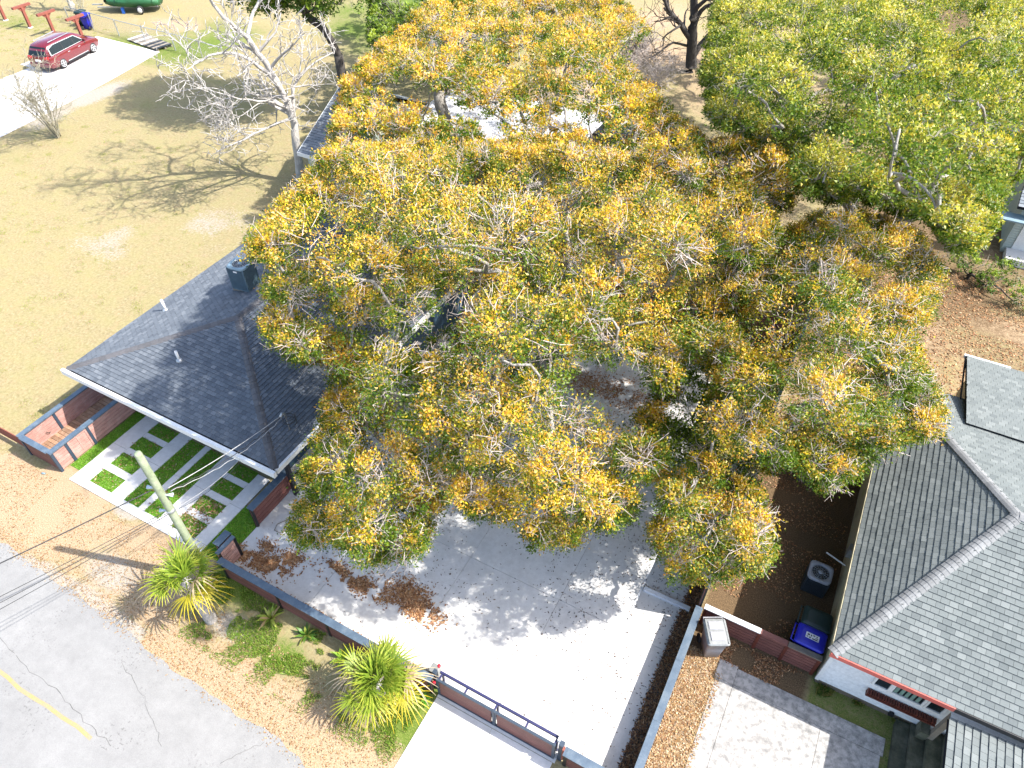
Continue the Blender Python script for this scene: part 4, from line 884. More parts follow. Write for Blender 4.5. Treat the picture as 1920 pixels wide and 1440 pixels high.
# ------------------------------------------------------------------ palms and small plants
def frond(parent, base, az, el, plen, rad, c_in, c_out, droop, nb=26, seed=0):
    rg = np.random.default_rng(seed)
    d = Vector((math.cos(az)*math.cos(el), math.sin(az)*math.cos(el), math.sin(el))); side = Vector((-math.sin(az), math.cos(az), 0)); up = side.cross(d) * -1
    if up.z < 0: up = -up
    b = Vector(base); hub = b+d*plen; hub.z -= plen*plen*.08
    V, Fc, Cc = [], [], []
    # petiole
    def quad(p, q, r, s, c): n = len(V); V.extend([p, q, r, s]); Fc.append((n, n+1, n+2, n+3)); Cc.append(c)
    pc = (.20, .26, .05)
    quad(b-side*.018, b+side*.018, hub+side*.012, hub-side*.012, pc); quad(b-up*.015, b+up*.015, hub+up*.01, hub-up*.01, pc)
    ci, co = np.array(c_in), np.array(c_out)
    for j in range(nb):
        a = (j/(nb-1)-.5)*2*R(100)+rg.normal(0, .04); L = rad*(1-.30*abs(a)/R(100))*rg.uniform(.9, 1.08)
        dirv = (d*math.cos(a)+side*math.sin(a)).normalized(); fold = up*((.07 if j % 2 else -.05)+rg.normal(0, .04))
        nrm = up; wv = dirv.cross(nrm).normalized(); P = []
        dr_ = droop*rg.uniform(.7, 1.4)
        for s in range(5):
            t = s/4; q = hub+(dirv+fold)*L*t; q = q-Vector((0, 0, 1))*(dr_*L*t**2.4)+up*(.10*L*t*(1-t)); w = (.008+.022*math.sin(math.pi*min(1, t*1.05+.12))**.8)*(1-t*.6)
            P.append((q-wv*w, q+wv*w))
        kcol = rg.uniform(.85, 1.15)
        for s in range(4):
            t = (s+.5)/4; mixf = np.clip((t-.45)/.5, 0, 1)**1.3; c = (ci*(1-mixf)+co*mixf)*kcol
            quad(P[s][0], P[s][1], P[s+1][1], P[s+1][0], c)
    me = rawmesh('frond', np.array([tuple(v) for v in V]), np.array(Fc), MT['leaf'], np.array(Cc)); return obj('frond', me, parent)
GREEN, LIME, YEL, TAN = (.19, .28, .03), (.46, .46, .06), (.60, .44, .02), (.50, .38, .24)
def palm(label, loc, th, tr_, n, rad, seed, lean=(0, 0), lowel=-18):
    t = thing('palm_tree', label, 'palm tree', loc, 0, 'fan palms by the fence'); rg = random.Random(seed)
    prof = [(tr_*1.1, -.05)]+[(tr_*(1.05-.12*j/8+(.06 if j % 2 else 0)), th*j/8) for j in range(9)]+[(tr_*.5, th+.12)]
    tk = MB().lathe(prof, 14); tk.v = [(x+lean[0]*(z/th)**1.5 if z > 0 else x, y+lean[1]*(z/th)**1.5 if z > 0 else y, z) for x, y, z in tk.v]; tk.build('trunk', MT['palmtrunk'], t, True)
    for j in range(14):
        a = rg.uniform(0, 6.28); z = th*rg.uniform(.7, 1.02); d = Vector((math.cos(a), math.sin(a), .7)); MB().tube([Vector((lean[0]*z/th, lean[1]*z/th, z))+Vector((math.cos(a), math.sin(a), 0))*tr_*.8, Vector((lean[0]*z/th, lean[1]*z/th, z))+d*(tr_+.14)], [.035, .02], 5).build('leaf_boot', MT['wood'], t)
    for j in range(n):
        f = j/n; az = j*2.39996+rg.uniform(-.5, .5); el = R(82+(lowel-82)*f**.9)+rg.uniform(-.22, .22)
        if f > .8: ci, co, dr_ = (.36, .32, .03), YEL, .42
        elif f > .5: ci, co, dr_ = (.22, .30, .03), (.52, .46, .03), .26
        else: ci, co, dr_ = GREEN, LIME, .2
        if j in (n-2, n-5, n-9): ci, co, dr_ = TAN, (.55, .45, .32), .7
        frond(t, (lean[0]+math.cos(az)*tr_*.5, lean[1]+math.sin(az)*tr_*.5, th+.05+.15*(1-f)), az, el, rg.uniform(.2, .8)*(.35+.65*f**.5), rad*rg.uniform(.7, 1.15), ci, co, dr_, 18, seed*100+j)
    return t
palm('left fan palm with a bare grey trunk leaning over the road edge', (-12.66, 4.6, 0), 1.8, .17, 22, .85, 3, (-.32, .1), -6)
palm('right fan palm with long fronds hiding the fence by the gate', (-6.75, 5.1, 0), 1.15, .2, 30, .95, 8)
def strap_plant(label, loc, n, L, seed, cols):
    t = thing('strap_plant', label, 'plant', loc, 0, 'small plants along the fence'); rg = np.random.default_rng(seed)
    for j in range(n):
        az = j*2.4+rg.uniform(-.4, .4); el = R(rg.uniform(25, 80)); l = L*rg.uniform(.7, 1.15); w = rg.uniform(.03, .05); d = np.array([math.cos(az)*math.cos(el), math.sin(az)*math.cos(el), math.sin(el)]); s = np.array([-math.sin(az), math.cos(az), 0])
        V = []; 
        for k in range(5):
            q = k/4; p = d*l*q-np.array([0, 0, 1])*.35*l*q**2.2+np.array([0, 0, .02]); ww = w*math.sin(math.pi*min(.97, .12+q*.9)); V += [p-s*ww, p+s*ww]
        c = np.array(cols[j % len(cols)])
        Fq = np.array([(2*k, 2*k+1, 2*k+3, 2*k+2) for k in range(4)]); obj('leaf', rawmesh('leaf', np.array(V), Fq, MT['leaf'], np.tile(c, (4, 1))*rg.uniform(.8, 1.2)), t)
strap_plant('yellow green strap leaved plant in front of the first fence post', (-11.1, 5.45, 0), 26, .55, 1, [(.30, .36, .05), (.38, .42, .08), (.22, .30, .04), (.45, .32, .16)])
strap_plant('dark green strap leaved plant close to the second fence post', (-9.82, 5.55, 0), 26, .5, 2, [(.05, .13, .02), (.10, .2, .03), (.30, .34, .06)])
strap_plant('bright green strap leaved plant half under the right palm', (-8.5, 5.5, 0), 18, .5, 3, [(.2, .34, .04), (.32, .42, .06)])
strap_plant('small green plant at the foot of the gate post', (-5.75, 5.65, 0), 12, .25, 4, [(.08, .24, .02), (.14, .3, .04)])

# ------------------------------------------------------------------ trees
LOBES = {
'M':"-571,947,887,98 -698,1586,925,98 -326,962,642,67 -927,1835,921,60 -538,1062,672,94 -433,1408,932,77 -1273,1626,916,76 -515,1818,950,78 -995,1030,873,68 -360,1479,892,67 -598,1352,1009,105 -334,1827,902,72 -1111,1297,955,75 -588,1438,692,68 -832,818,651,105 -933,1178,1091,114 -1516,1304,769,77 -731,724,431,61 -691,940,817,70 -256,1170,607,59 -542,1398,802,66 -674,931,567,104 -595,1708,861,73 -747,1256,976,107 -328,1597,957,107 -558,1632,920,61 -542,937,674,73 -417,993,374,54 -472,992,517,98 -1015,1431,1056,83 -1522,1503,787,73 -1349,1195,895,83 -775,665,608,67 -1079,1047,599,46 -738,2122,825,53 -219,1801,823,47 -1141,1498,832,106 -637,833,874,69 -620,1249,797,100 -1174,1177,982,107 -239,1838,719,39 -1052,1001,1077,112 -426,1696,728,95 -666,2086,852,52 -333,859,813,72 -808,1424,1002,97 -772,1825,966,48 -1037,835,418,58 -184,2106,692,36 -260,1259,803,45 -1269,1852,766,124 -1439,1259,843,71 -621,967,426,55 -411,879,611,63 -584,2335,767,35 -316,1309,935,85 -635,1144,1146,120 -854,943,794,60 -438,1877,991,46 -908,701,507,66 -965,919,630,73 -720,842,468,49 -1559,1564,835,35 -822,1915,811,122 -900,1576,932,89 -234,1516,795,93 -676,1111,782,90 -913,850,492,67 -504,1993,856,100 -766,1709,1038,34 -271,1738,951,95 -631,686,592,37 -924,1014,1035,81 -1370,1822,845,51 -974,815,598,41 -347,2039,848,60 -807,2090,835,49 -342,889,553,38 -1159,1738,888,81 -651,1788,885,75 -998,1000,506,67 -1197,1027,876,64 -517,1212,821,62 -303,1375,764,75 -1237,1029,983,48 -407,1073,1067,64 -639,1979,835,63 -1065,1138,778,88 -321,1071,481,78 -1294,1115,792,70 -1524,1429,835,36 -168,1682,982,36 -322,2370,665,46 -301,1477,666,59 -917,1445,794,82 -409,1189,1049,62 -1371,1562,877,96 -795,1644,969,69 -461,1581,1021,104 -1213,1053,624,40 -1471,1795,813,61 -876,1340,791,86 -1307,1364,919,103 -928,1017,716,74 -400,1079,344,78 -1323,1741,895,47 -385,2224,705,82 -439,1019,780,95 -157,1703,520,49 -743,1255,750,68 -703,1709,800,75 -323,1249,493,85 -553,1199,974,87 -244,1615,617,70 -671,1389,830,61 -600,2164,762,102 -1559,1628,853,41 -831,1026,961,69 -722,768,728,62 -297,1439,418,34 -1179,956,809,50 -1068,2036,808,57 -294,1516,519,35 -1040,1265,1106,89 -575,857,772,62 -205,1621,960,56 -230,1693,764,64 -1200,1555,1007,42 -1282,1039,707,54 -866,2149,810,39 -1004,783,497,38 -611,1498,842,76 -1248,1202,717,69 -778,864,880,106 -1015,1362,853,113 -1129,1078,604,38 -612,846,634,66 -820,700,742,63 -1432,1478,910,55 -892,1071,886,63 -724,1016,402,62 -209,1951,731,34 -432,1282,847,87 -985,1676,993,51 -479,834,918,85 -679,1894,927,64 -875,1741,932,93 -204,1910,889,34 -1222,1433,1000,66 -1609,1697,792,61 -337,1943,914,50 -1436,1665,890,47 -236,1543,636,41 -265,1142,396,38 -419,891,770,68 -703,1400,1020,61 -1062,1682,945,70 -159,1462,716,36 -428,1315,1081,98 -985,1964,869,47 -445,1513,792,61 -1615,1803,760,68 -968,1701,836,78 -738,773,584,63 -735,659,508,40 -1236,1128,579,63 -234,1066,706,59 -362,1587,632,114 -726,685,775,63 -395,1484,1079,73 -1096,1002,466,62 -1374,1089,641,39 -450,1703,922,73 -1150,1138,540,60 -177,1516,677,44 -1044,1173,952,69 -793,1112,1113,81 -927,1214,885,64 -288,995,543,50 -842,705,448,45 -517,2272,752,73 -618,1929,951,38 -1117,1866,847,78 -1376,1895,827,42 -986,2055,753,66 -1208,1993,810,49 -359,981,422,38 -1117,1415,964,68 -1298,1071,591,42 -269,2017,690,72 -212,1909,610,38 -880,632,552,51 -1595,1412,775,42 -515,912,509,35 -322,1057,663,63 -273,2075,819,46 -1441,2004,761,46 -578,922,474,38 -730,1988,901,44 -1614,1486,763,40 -1065,1023,710,50 -827,950,641,71 -368,1198,906,68 -876,1997,883,37 -443,2094,822,63 -694,629,670,63 -775,1516,890,60 -555,872,552,35 -493,891,1125,106 -975,1904,900,45 -1019,689,339,38 -443,933,934,61 -233,1199,517,37 -1275,1340,1065,34 -1081,1967,861,37 -1071,969,571,34 -222,2040,816,39 -614,2042,887,47 -224,1742,578,62 -328,1808,626,118 -198,1838,912,41 -415,906,471,35 -688,1046,565,67 -1520,1898,735,81 -1133,1070,513,43 -1150,1203,721,68 -1324,1495,998,39 -252,1864,951,34 -1287,1262,1014,36 -298,1397,473,41 -296,1471,1012,65 -901,2063,826,54 -409,1138,567,106 -1799,1876,690,39 -282,1910,767,90 -175,1762,891,38 -1629,1607,768,38 -1036,1851,907,49 -386,2321,728,36 -892,1321,1038,79 -557,964,425,40 -663,1160,607,73 -1433,1180,826,48 -1484,1371,856,42 -889,740,339,38 -188,1536,1045,63 -1039,918,505,61 -680,2145,841,37 -1453,1196,664,42 -1240,983,765,36 -512,2198,836,40 -1024,1793,948,39 -770,1377,806,66 -933,697,384,40 -761,1020,812,61 -917,1440,979,65 -244,1260,453,40 -1096,1068,927,70 -512,1527,621,89 -663,804,564,36 -1376,2186,706,36 -504,868,591,41 -470,1430,684,71 -140,1575,630,43 -1519,1733,828,56 -493,1114,886,69 -768,902,426,71 -1538,1225,522,38 -1218,1140,416,38 -272,1991,885,34 -1349,1155,522,66 -1148,1610,895,63 -497,1036,1033,74 -887,2251,738,56 -1019,1531,994,63 -274,903,696,60 -1371,1178,733,71 -966,1761,962,48 -1494,1549,885,45 -1450,1877,809,44 -1204,2072,766,56 -1019,977,760,44 -197,1597,846,42 -1217,1290,987,63 -1536,2158,635,65 -176,1639,779,40 -542,813,668,46 -832,2220,776,44 -1289,1070,956,50 -417,1787,1038,45 -900,697,638,37 -1412,2069,740,45 -270,1369,394,43 -537,2128,866,40 -319,1617,388,39 -308,1608,492,40 -276,1324,580,36 -313,1290,1131,77 -247,1325,430,34 -234,964,660,44 -1259,1767,918,35 -1676,1486,687,63 -165,1698,722,35 -620,1549,1060,63 -496,1089,412,65 -1087,1774,935,46 -1017,2258,717,54 -794,2035,880,35 -675,706,514,49 -198,1786,690,39 -1064,2132,743,65 -926,1960,889,40 -1150,1341,1088,54 -484,1459,1033,62 -1127,1338,781,67 -1463,1155,561,38 -1158,1033,678,51 -677,762,488,35 -985,672,405,36 -177,1350,862,67 -197,1966,814,41 -321,1131,346,53 -1416,1381,856,62 -638,765,703,66 -723,1681,1051,40 -604,1058,958,79 -1016,1573,838,63 -760,2310,738,48 -1100,965,769,52 -1046,755,325,49 -1364,2282,661,40 -1617,1910,735,54 -633,1015,698,60 -1024,1243,790,75 -1101,1596,1005,51 -853,1210,959,62 -1504,1629,886,45 -1050,892,865,54 -163,1647,564,45 -285,1193,295,34 -1449,1206,469,75 -619,1765,1026,41 -850,1840,956,41 -1185,2197,725,47",
'B':"7,1429,810,98 118,1758,708,75 237,1549,772,81 -15,1312,637,83 165,2171,721,79 14,1284,452,42 -194,1815,682,48 178,1876,797,102 104,1632,844,114 132,1610,554,131 78,1135,482,43 -102,1817,744,69 188,2050,801,73 -5,1418,554,79 135,1453,639,80 -64,1516,660,69 113,1991,835,60 310,1549,608,41 -29,1063,393,52 253,1940,724,55 29,1203,344,89 -47,1184,795,83 -168,1606,610,44 -172,1685,758,59 -115,1951,624,86 -104,2181,676,52 -136,1460,582,36 90,2455,652,44 -32,1579,841,101 283,1753,631,68 -96,2011,815,38 -229,1760,597,49 174,2350,674,61 9,2005,777,66 107,2337,722,34 -112,1111,386,55 357,1612,597,44 249,1519,536,44 32,1885,734,77 -63,2056,573,62 84,1398,927,67 29,2184,782,49 -92,1370,738,66 267,1867,584,74 257,2036,681,64 33,1608,295,58 -81,1603,450,98 133,1276,675,43 168,1365,780,77 -84,1165,555,64 -27,1092,558,62 121,1416,522,37 203,1394,586,46 -156,1423,804,44 -142,1472,733,52 -92,1248,528,47 -81,2092,760,57 -14,2300,699,52 -123,1382,566,37 81,2069,786,65 299,2067,475,54 -259,1822,614,43 222,2400,648,46 41,1530,712,70 142,1355,623,64 31,1114,396,54 -157,2089,608,37 38,1194,526,37 -42,1000,625,84 -49,1759,325,126 -126,1038,506,34 260,2194,698,50 270,2261,643,61 84,1466,478,39 40,1505,421,57 307,2397,534,66 266,1630,500,65 -74,1008,473,56 48,1094,598,47 -137,1542,541,45 -125,1109,496,45 -102,1490,398,65 347,1794,515,75 -40,1814,877,65 -160,1531,685,45 -115,2025,723,46 206,2252,741,39 -237,1678,705,46 -163,1884,702,36 102,1164,969,65 200,1435,463,36 200,1754,824,66 -22,1715,615,135 -16,1699,910,83 -21,2434,600,70 -64,1920,805,64 221,1739,499,69 381,1698,535,46 293,1670,692,48 -113,1317,537,37 -116,1431,507,48 344,1513,683,36 -117,1332,622,37 27,1059,466,48 44,1816,840,66 249,1468,624,44 -205,1695,586,41 85,1282,893,87 -149,1188,486,37 -196,1532,756,38 -125,1281,339,70 -27,1097,297,35 123,2255,737,56 3,1959,890,51 274,1959,499,80 -97,1277,668,48 82,1144,388,35 409,1835,479,34 -223,1578,802,37 292,1708,426,57 -116,994,706,38 81,1500,900,68 77,1292,663,36 258,1396,731,43 -72,1309,839,68 145,1528,390,35 34,1348,547,35 170,1400,511,34 -132,1181,337,49 74,1065,513,35 254,2300,492,91 212,1964,620,63 3,1176,590,41 -85,2507,569,45 209,2572,573,43 -195,1579,703,41 -219,1872,649,34 254,1829,762,37 353,1910,492,49 225,1654,771,60 -115,1078,611,50 223,2472,619,43 15,1860,952,47 91,1256,278,40 1,1229,550,34 281,2139,625,56 -238,1885,518,64 188,1299,661,39 -103,1386,404,51 226,1687,644,64 -52,2219,730,50 190,1484,877,74 245,1961,834,38 349,1700,616,42 235,1531,448,40 -125,1894,761,41 -85,1127,678,40 56,2243,779,34 46,1296,358,54 -149,1214,223,38 49,992,640,53 74,1342,612,39 -46,2035,843,40 -139,1618,862,44 -9,2076,832,43 157,2115,827,37 -135,1735,806,41 -81,2279,688,48 89,1963,621,84 -225,1759,699,37 -244,2057,483,53 36,2347,706,43 -40,2374,671,35 23,1429,438,36 32,1223,733,53 244,2137,755,38 154,1487,474,62 -114,1688,872,41 -198,1765,504,47 -111,2318,519,75 26,1440,1028,64 -162,2225,538,37 304,2197,584,42",
'C':"-737,2482,622,46 -1873,2763,748,109 -307,2704,628,93 -994,2252,706,47 -1604,3057,800,87 -1156,2093,751,45 -1555,2438,855,92 -1847,3155,753,74 -1619,1919,855,111 -2267,2899,690,42 -1718,3955,645,92 -429,2914,638,41 -1504,2913,855,82 -2229,2751,657,65 -345,3004,553,50 -1938,2606,803,71 -485,2324,760,69 -1215,3125,835,123 -899,2666,807,97 -1381,2694,816,103 -1800,4301,597,68 -272,2305,798,103 -685,2342,834,102 -897,2869,669,90 -1227,2155,955,62 -741,2602,696,63 -1969,2453,771,75 -1421,2292,625,75 -220,2523,630,39 -1522,4321,504,83 -921,3168,587,35 -1599,2689,810,80 -1324,3307,828,99 -1298,2521,788,132 -1103,2254,793,90 -1393,3597,724,102 -1658,3410,700,90 -687,2763,663,53 -593,2727,644,47 -797,2050,1030,72 -1693,2126,628,71 -1524,4205,618,46 -1476,2194,629,53 -1621,4045,636,84 -667,2844,596,60 -2067,2298,620,46 -665,2545,589,39 -1477,3332,742,119 -1345,2959,811,84 -1085,2823,801,82 -1838,2963,831,108 -1338,2106,758,73 -1549,3590,705,89 -1319,2259,868,70 -2008,3271,648,99 -1020,1955,971,79 -1223,2386,904,73 -2136,3415,679,114 -1341,4019,602,45 -2374,2917,614,34 -1273,2724,893,75 -1252,2199,680,49 -1884,2151,601,96 -1391,3772,677,79 -1402,1987,811,103 -849,2465,629,59 -614,2801,627,36 -1579,2044,737,72 -274,2411,720,64 -1178,2986,784,79 -904,2344,874,71 -772,2787,698,48 -1665,2039,811,68 -2287,3115,621,103 -1456,2099,692,62 -977,2230,826,63 -748,2207,890,75 -840,2364,693,65 -240,2734,501,42 -1311,2348,620,69 -2292,3389,678,84 -324,2928,598,36 -447,2553,762,47 -1300,3436,718,80 -2258,3611,628,91 -2523,3323,542,62 -1836,3363,776,100 -1778,2246,516,46 -1612,2538,929,68 -1990,3996,641,60 -2085,3858,671,45 -1166,2461,649,109 -304,2137,826,45 -469,2972,573,61 -1514,3977,733,49 -1320,1875,860,81 -2065,2723,725,91 -987,2495,867,112 -347,2831,613,77 -1100,2556,612,63 -1184,2635,865,92 -1024,2660,942,109 -2239,3258,674,66 -1817,2057,759,66 -947,2361,687,72 -988,2434,601,40 -962,2784,752,67 -1738,1969,672,55 -1702,2235,666,88 -857,2951,668,37 -1514,2591,822,68 -2199,2967,684,99 -1408,2368,859,114 -425,2491,625,43 -1302,2209,1035,80 -2252,2520,544,40 -1604,4156,663,69 -555,2250,795,64 -225,2606,658,52 -2144,4000,563,63 -1734,3615,666,66 -1574,2167,728,95 -1052,2277,960,70 -664,2472,726,66 -2317,2983,622,75 -1062,3210,580,130 -373,2609,560,49 -829,2495,870,71 -2063,3935,654,49 -1961,3567,716,90 -1769,4052,660,70 -919,2488,577,36 -2151,3618,690,60 -1158,2334,666,70 -884,2181,1034,63 -1748,2585,829,87 -1258,2023,854,78 -2235,2612,632,57 -755,2354,682,42 -2285,3693,678,40 -484,2826,629,56 -674,2604,565,46 -2188,2842,724,56 -1198,2660,466,54 -1449,1887,898,67 -407,2133,897,81 -1392,3981,656,45 -231,2208,789,52 -1459,1733,861,57 -598,2165,848,75 -593,2614,633,87 -515,3034,558,38 -2050,3153,702,81 -1819,4224,644,36 -675,2683,689,64 -1598,1969,690,41 -795,2938,603,63 -1896,3638,765,37 -1550,3217,800,85 -2053,4404,547,47 -2139,2501,680,62 -1398,2171,670,60 -1080,2126,805,62 -1456,3933,674,65 -291,2489,607,35 -2128,3249,772,78 -1718,2848,861,132 -706,2109,822,44 -1957,3791,655,99 -1114,2379,885,78 -2479,3951,561,61 -1620,3792,740,68 -389,2623,732,69 -422,2406,676,44 -1917,3050,790,66 -803,2612,831,64 -2111,4106,596,58 -1694,2943,679,71 -2031,3045,753,77 -2583,3601,577,35 -244,2908,550,37 -1409,3086,797,84 -1804,1991,645,44 -2047,2596,729,68 -1357,2615,454,50 -1839,3886,647,67 -1079,3018,617,98 -2089,2416,595,74 -1564,2804,916,68 -2529,3095,502,50 -872,2093,847,76 -1680,3274,751,82 -1244,2887,865,100 -1831,4437,574,54 -525,2433,690,62 -282,2595,570,56 -1121,2546,984,98 -957,3064,579,91 -2074,3763,665,74 -2318,3779,596,77 -1847,2253,696,82 -2232,3943,577,92 -688,2914,592,40 -1736,3039,825,68 -250,2830,549,62 -2328,2640,520,48 -2498,3588,591,65 -1060,2290,672,44 -2544,3706,624,36 -2058,2921,690,97 -2328,2799,593,59 -1601,2591,719,67 -1124,2619,484,42 -345,2450,818,69 -2413,3625,627,71 -1580,2288,562,57 -599,2457,658,49 -213,2737,622,36 -1603,2113,614,37 -1350,2235,625,39 -582,2466,785,51 -1041,2218,702,35 -2447,3887,606,37 -522,3137,519,35 -1610,2821,667,90 -839,2667,574,99 -1694,1874,711,40 -2338,4243,541,39 -696,2397,673,47 -639,2574,751,51 -2019,4287,580,48 -1639,3956,740,36 -766,2291,713,42 -1444,3475,735,92 -1617,1822,766,49 -1991,2272,564,60 -1597,3708,663,74 -555,2951,559,49 -1945,4134,555,121 -1767,2159,810,66 -1828,2061,589,43 -1033,2491,583,55 -1879,3993,661,62 -1555,3916,690,65 -1510,3038,881,65 -433,2451,787,63 -1961,4516,500,66 -1618,2937,771,64 -1770,3269,841,64 -1120,2038,809,62 -1893,2061,612,35 -1202,2140,721,48 -1221,3301,643,107 -2449,3792,614,51 -1570,2400,490,41 -1404,2389,582,74 -477,2670,660,81 -1664,4308,635,54 -1338,3906,629,71 -825,1946,960,61 -345,2515,680,74 -1585,1754,849,50 -1171,3364,827,63 -1784,4389,612,36 -2136,2304,508,38 -1968,2235,694,62 -1035,2675,746,64 -2371,4167,556,36 -598,2015,898,51 -2633,3823,536,67 -1972,2926,846,86 -1609,2227,563,40 -400,2278,761,54 -899,2418,618,36 -492,2521,625,53 -205,2378,730,39 -1283,3666,716,67 -1907,4240,625,35 -788,3006,592,38 -2157,2666,738,36 -802,3103,546,36 -2469,3419,609,55 -1686,4673,476,38 -1869,4635,491,84 -1522,2112,633,34 -2473,2842,487,47 -1016,2741,473,64 -1461,4067,651,48 -1028,2362,639,44 -1691,2485,831,73 -2453,3194,583,54 -969,2118,799,60 -1737,3773,704,89 -2177,4221,579,36 -1215,2083,727,35 -368,2361,718,59 -2290,4144,554,58 -1205,2795,771,68 -1666,1946,693,48 -803,2398,869,68 -2055,2389,734,55 -592,2368,711,52 -1722,4253,593,64 -2695,3939,526,53 -2601,3677,470,88 -2034,2198,548,36 -1497,2218,969,64 -1955,3423,756,84 -2571,3943,555,52 -1032,2138,952,61 -2721,4011,517,46 -1240,2628,700,62 -1496,1825,807,57 -1512,1971,722,49 -1372,2856,815,65 -1766,4570,481,85 -1042,2924,766,78 -1865,2536,812,69 -1393,2075,687,37 -1941,4674,518,35 -1687,2020,655,51 -1471,2812,848,73 -448,3099,560,40 -1235,1922,833,61 -377,3230,464,44 -551,2547,728,49 -1931,2349,698,93 -737,3128,483,47 -2121,4246,566,54 -2338,2688,583,40 -1167,2033,1002,101 -832,2167,789,57 -1744,2036,613,36 -1716,4489,583,49 -1772,2131,561,36 -550,2853,614,37 -292,2599,744,44 -2340,3541,699,44 -2203,4085,549,80 -2177,2461,591,50 -2395,3388,675,44 -1250,2296,624,41 -1424,4175,567,47 -2179,3146,722,74 -1793,2346,528,95 -242,2031,959,85 -672,2679,514,37 -1379,2021,1045,64 -1499,3800,771,66 -2231,3328,762,51 -1926,3910,668,65 -791,2686,743,66 -1032,3357,528,75 -732,2993,524,62 -391,2769,694,54 -972,2654,508,57 -1536,2403,621,83 -1722,2693,780,73 -2109,2557,755,34 -2378,3060,628,46 -1607,4255,627,59 -1325,2466,541,55 -1235,2487,533,39 -1626,2011,655,35 -1845,3475,724,68 -979,2022,858,68 -210,2433,671,35 -1510,2070,847,64 -1326,2188,651,37 -1391,3217,724,64 -1833,3662,645,60 -1831,3609,757,63 -714,2259,745,46 -1762,4693,512,39 -906,2289,690,39 -467,2811,473,69 -1460,2506,765,76 -2176,3816,637,70 -808,2242,741,48 -1479,3745,596,70 -2339,3990,603,35 -1902,2880,610,70 -2414,2964,586,38 -1660,2322,512,47 -391,2699,497,40 -405,2549,590,43 -750,2623,534,38 -1960,3682,673,60 -2652,3754,548,37 -1426,1882,772,37 -1233,3548,747,78 -1986,2168,633,40 -1151,2187,698,39 -2540,3788,600,49 -756,2447,736,64 -2465,3124,569,46 -1160,1802,988,63 -2209,4269,562,35 -972,2296,1108,79 -2206,4177,579,41 -1540,1886,741,37 -2439,3507,643,58 -506,2912,605,41 -1760,2386,894,88 -1699,3583,793,58 -2347,3230,644,75 -1634,2356,909,67 -564,2342,836,60 -1928,4321,596,41 -1776,1970,783,48 -1793,3683,756,55 -2128,3949,644,43 -445,3325,468,39 -2593,3443,529,46 -826,2295,880,62 -2585,4213,496,45 -737,2879,631,45 -613,2894,558,51 -2068,4636,499,39 -512,1934,1007,76 -1380,2181,938,63 -1530,2344,954,70 -869,2243,714,34 -2391,2862,572,46 -1185,2254,918,73 -817,2556,566,43",
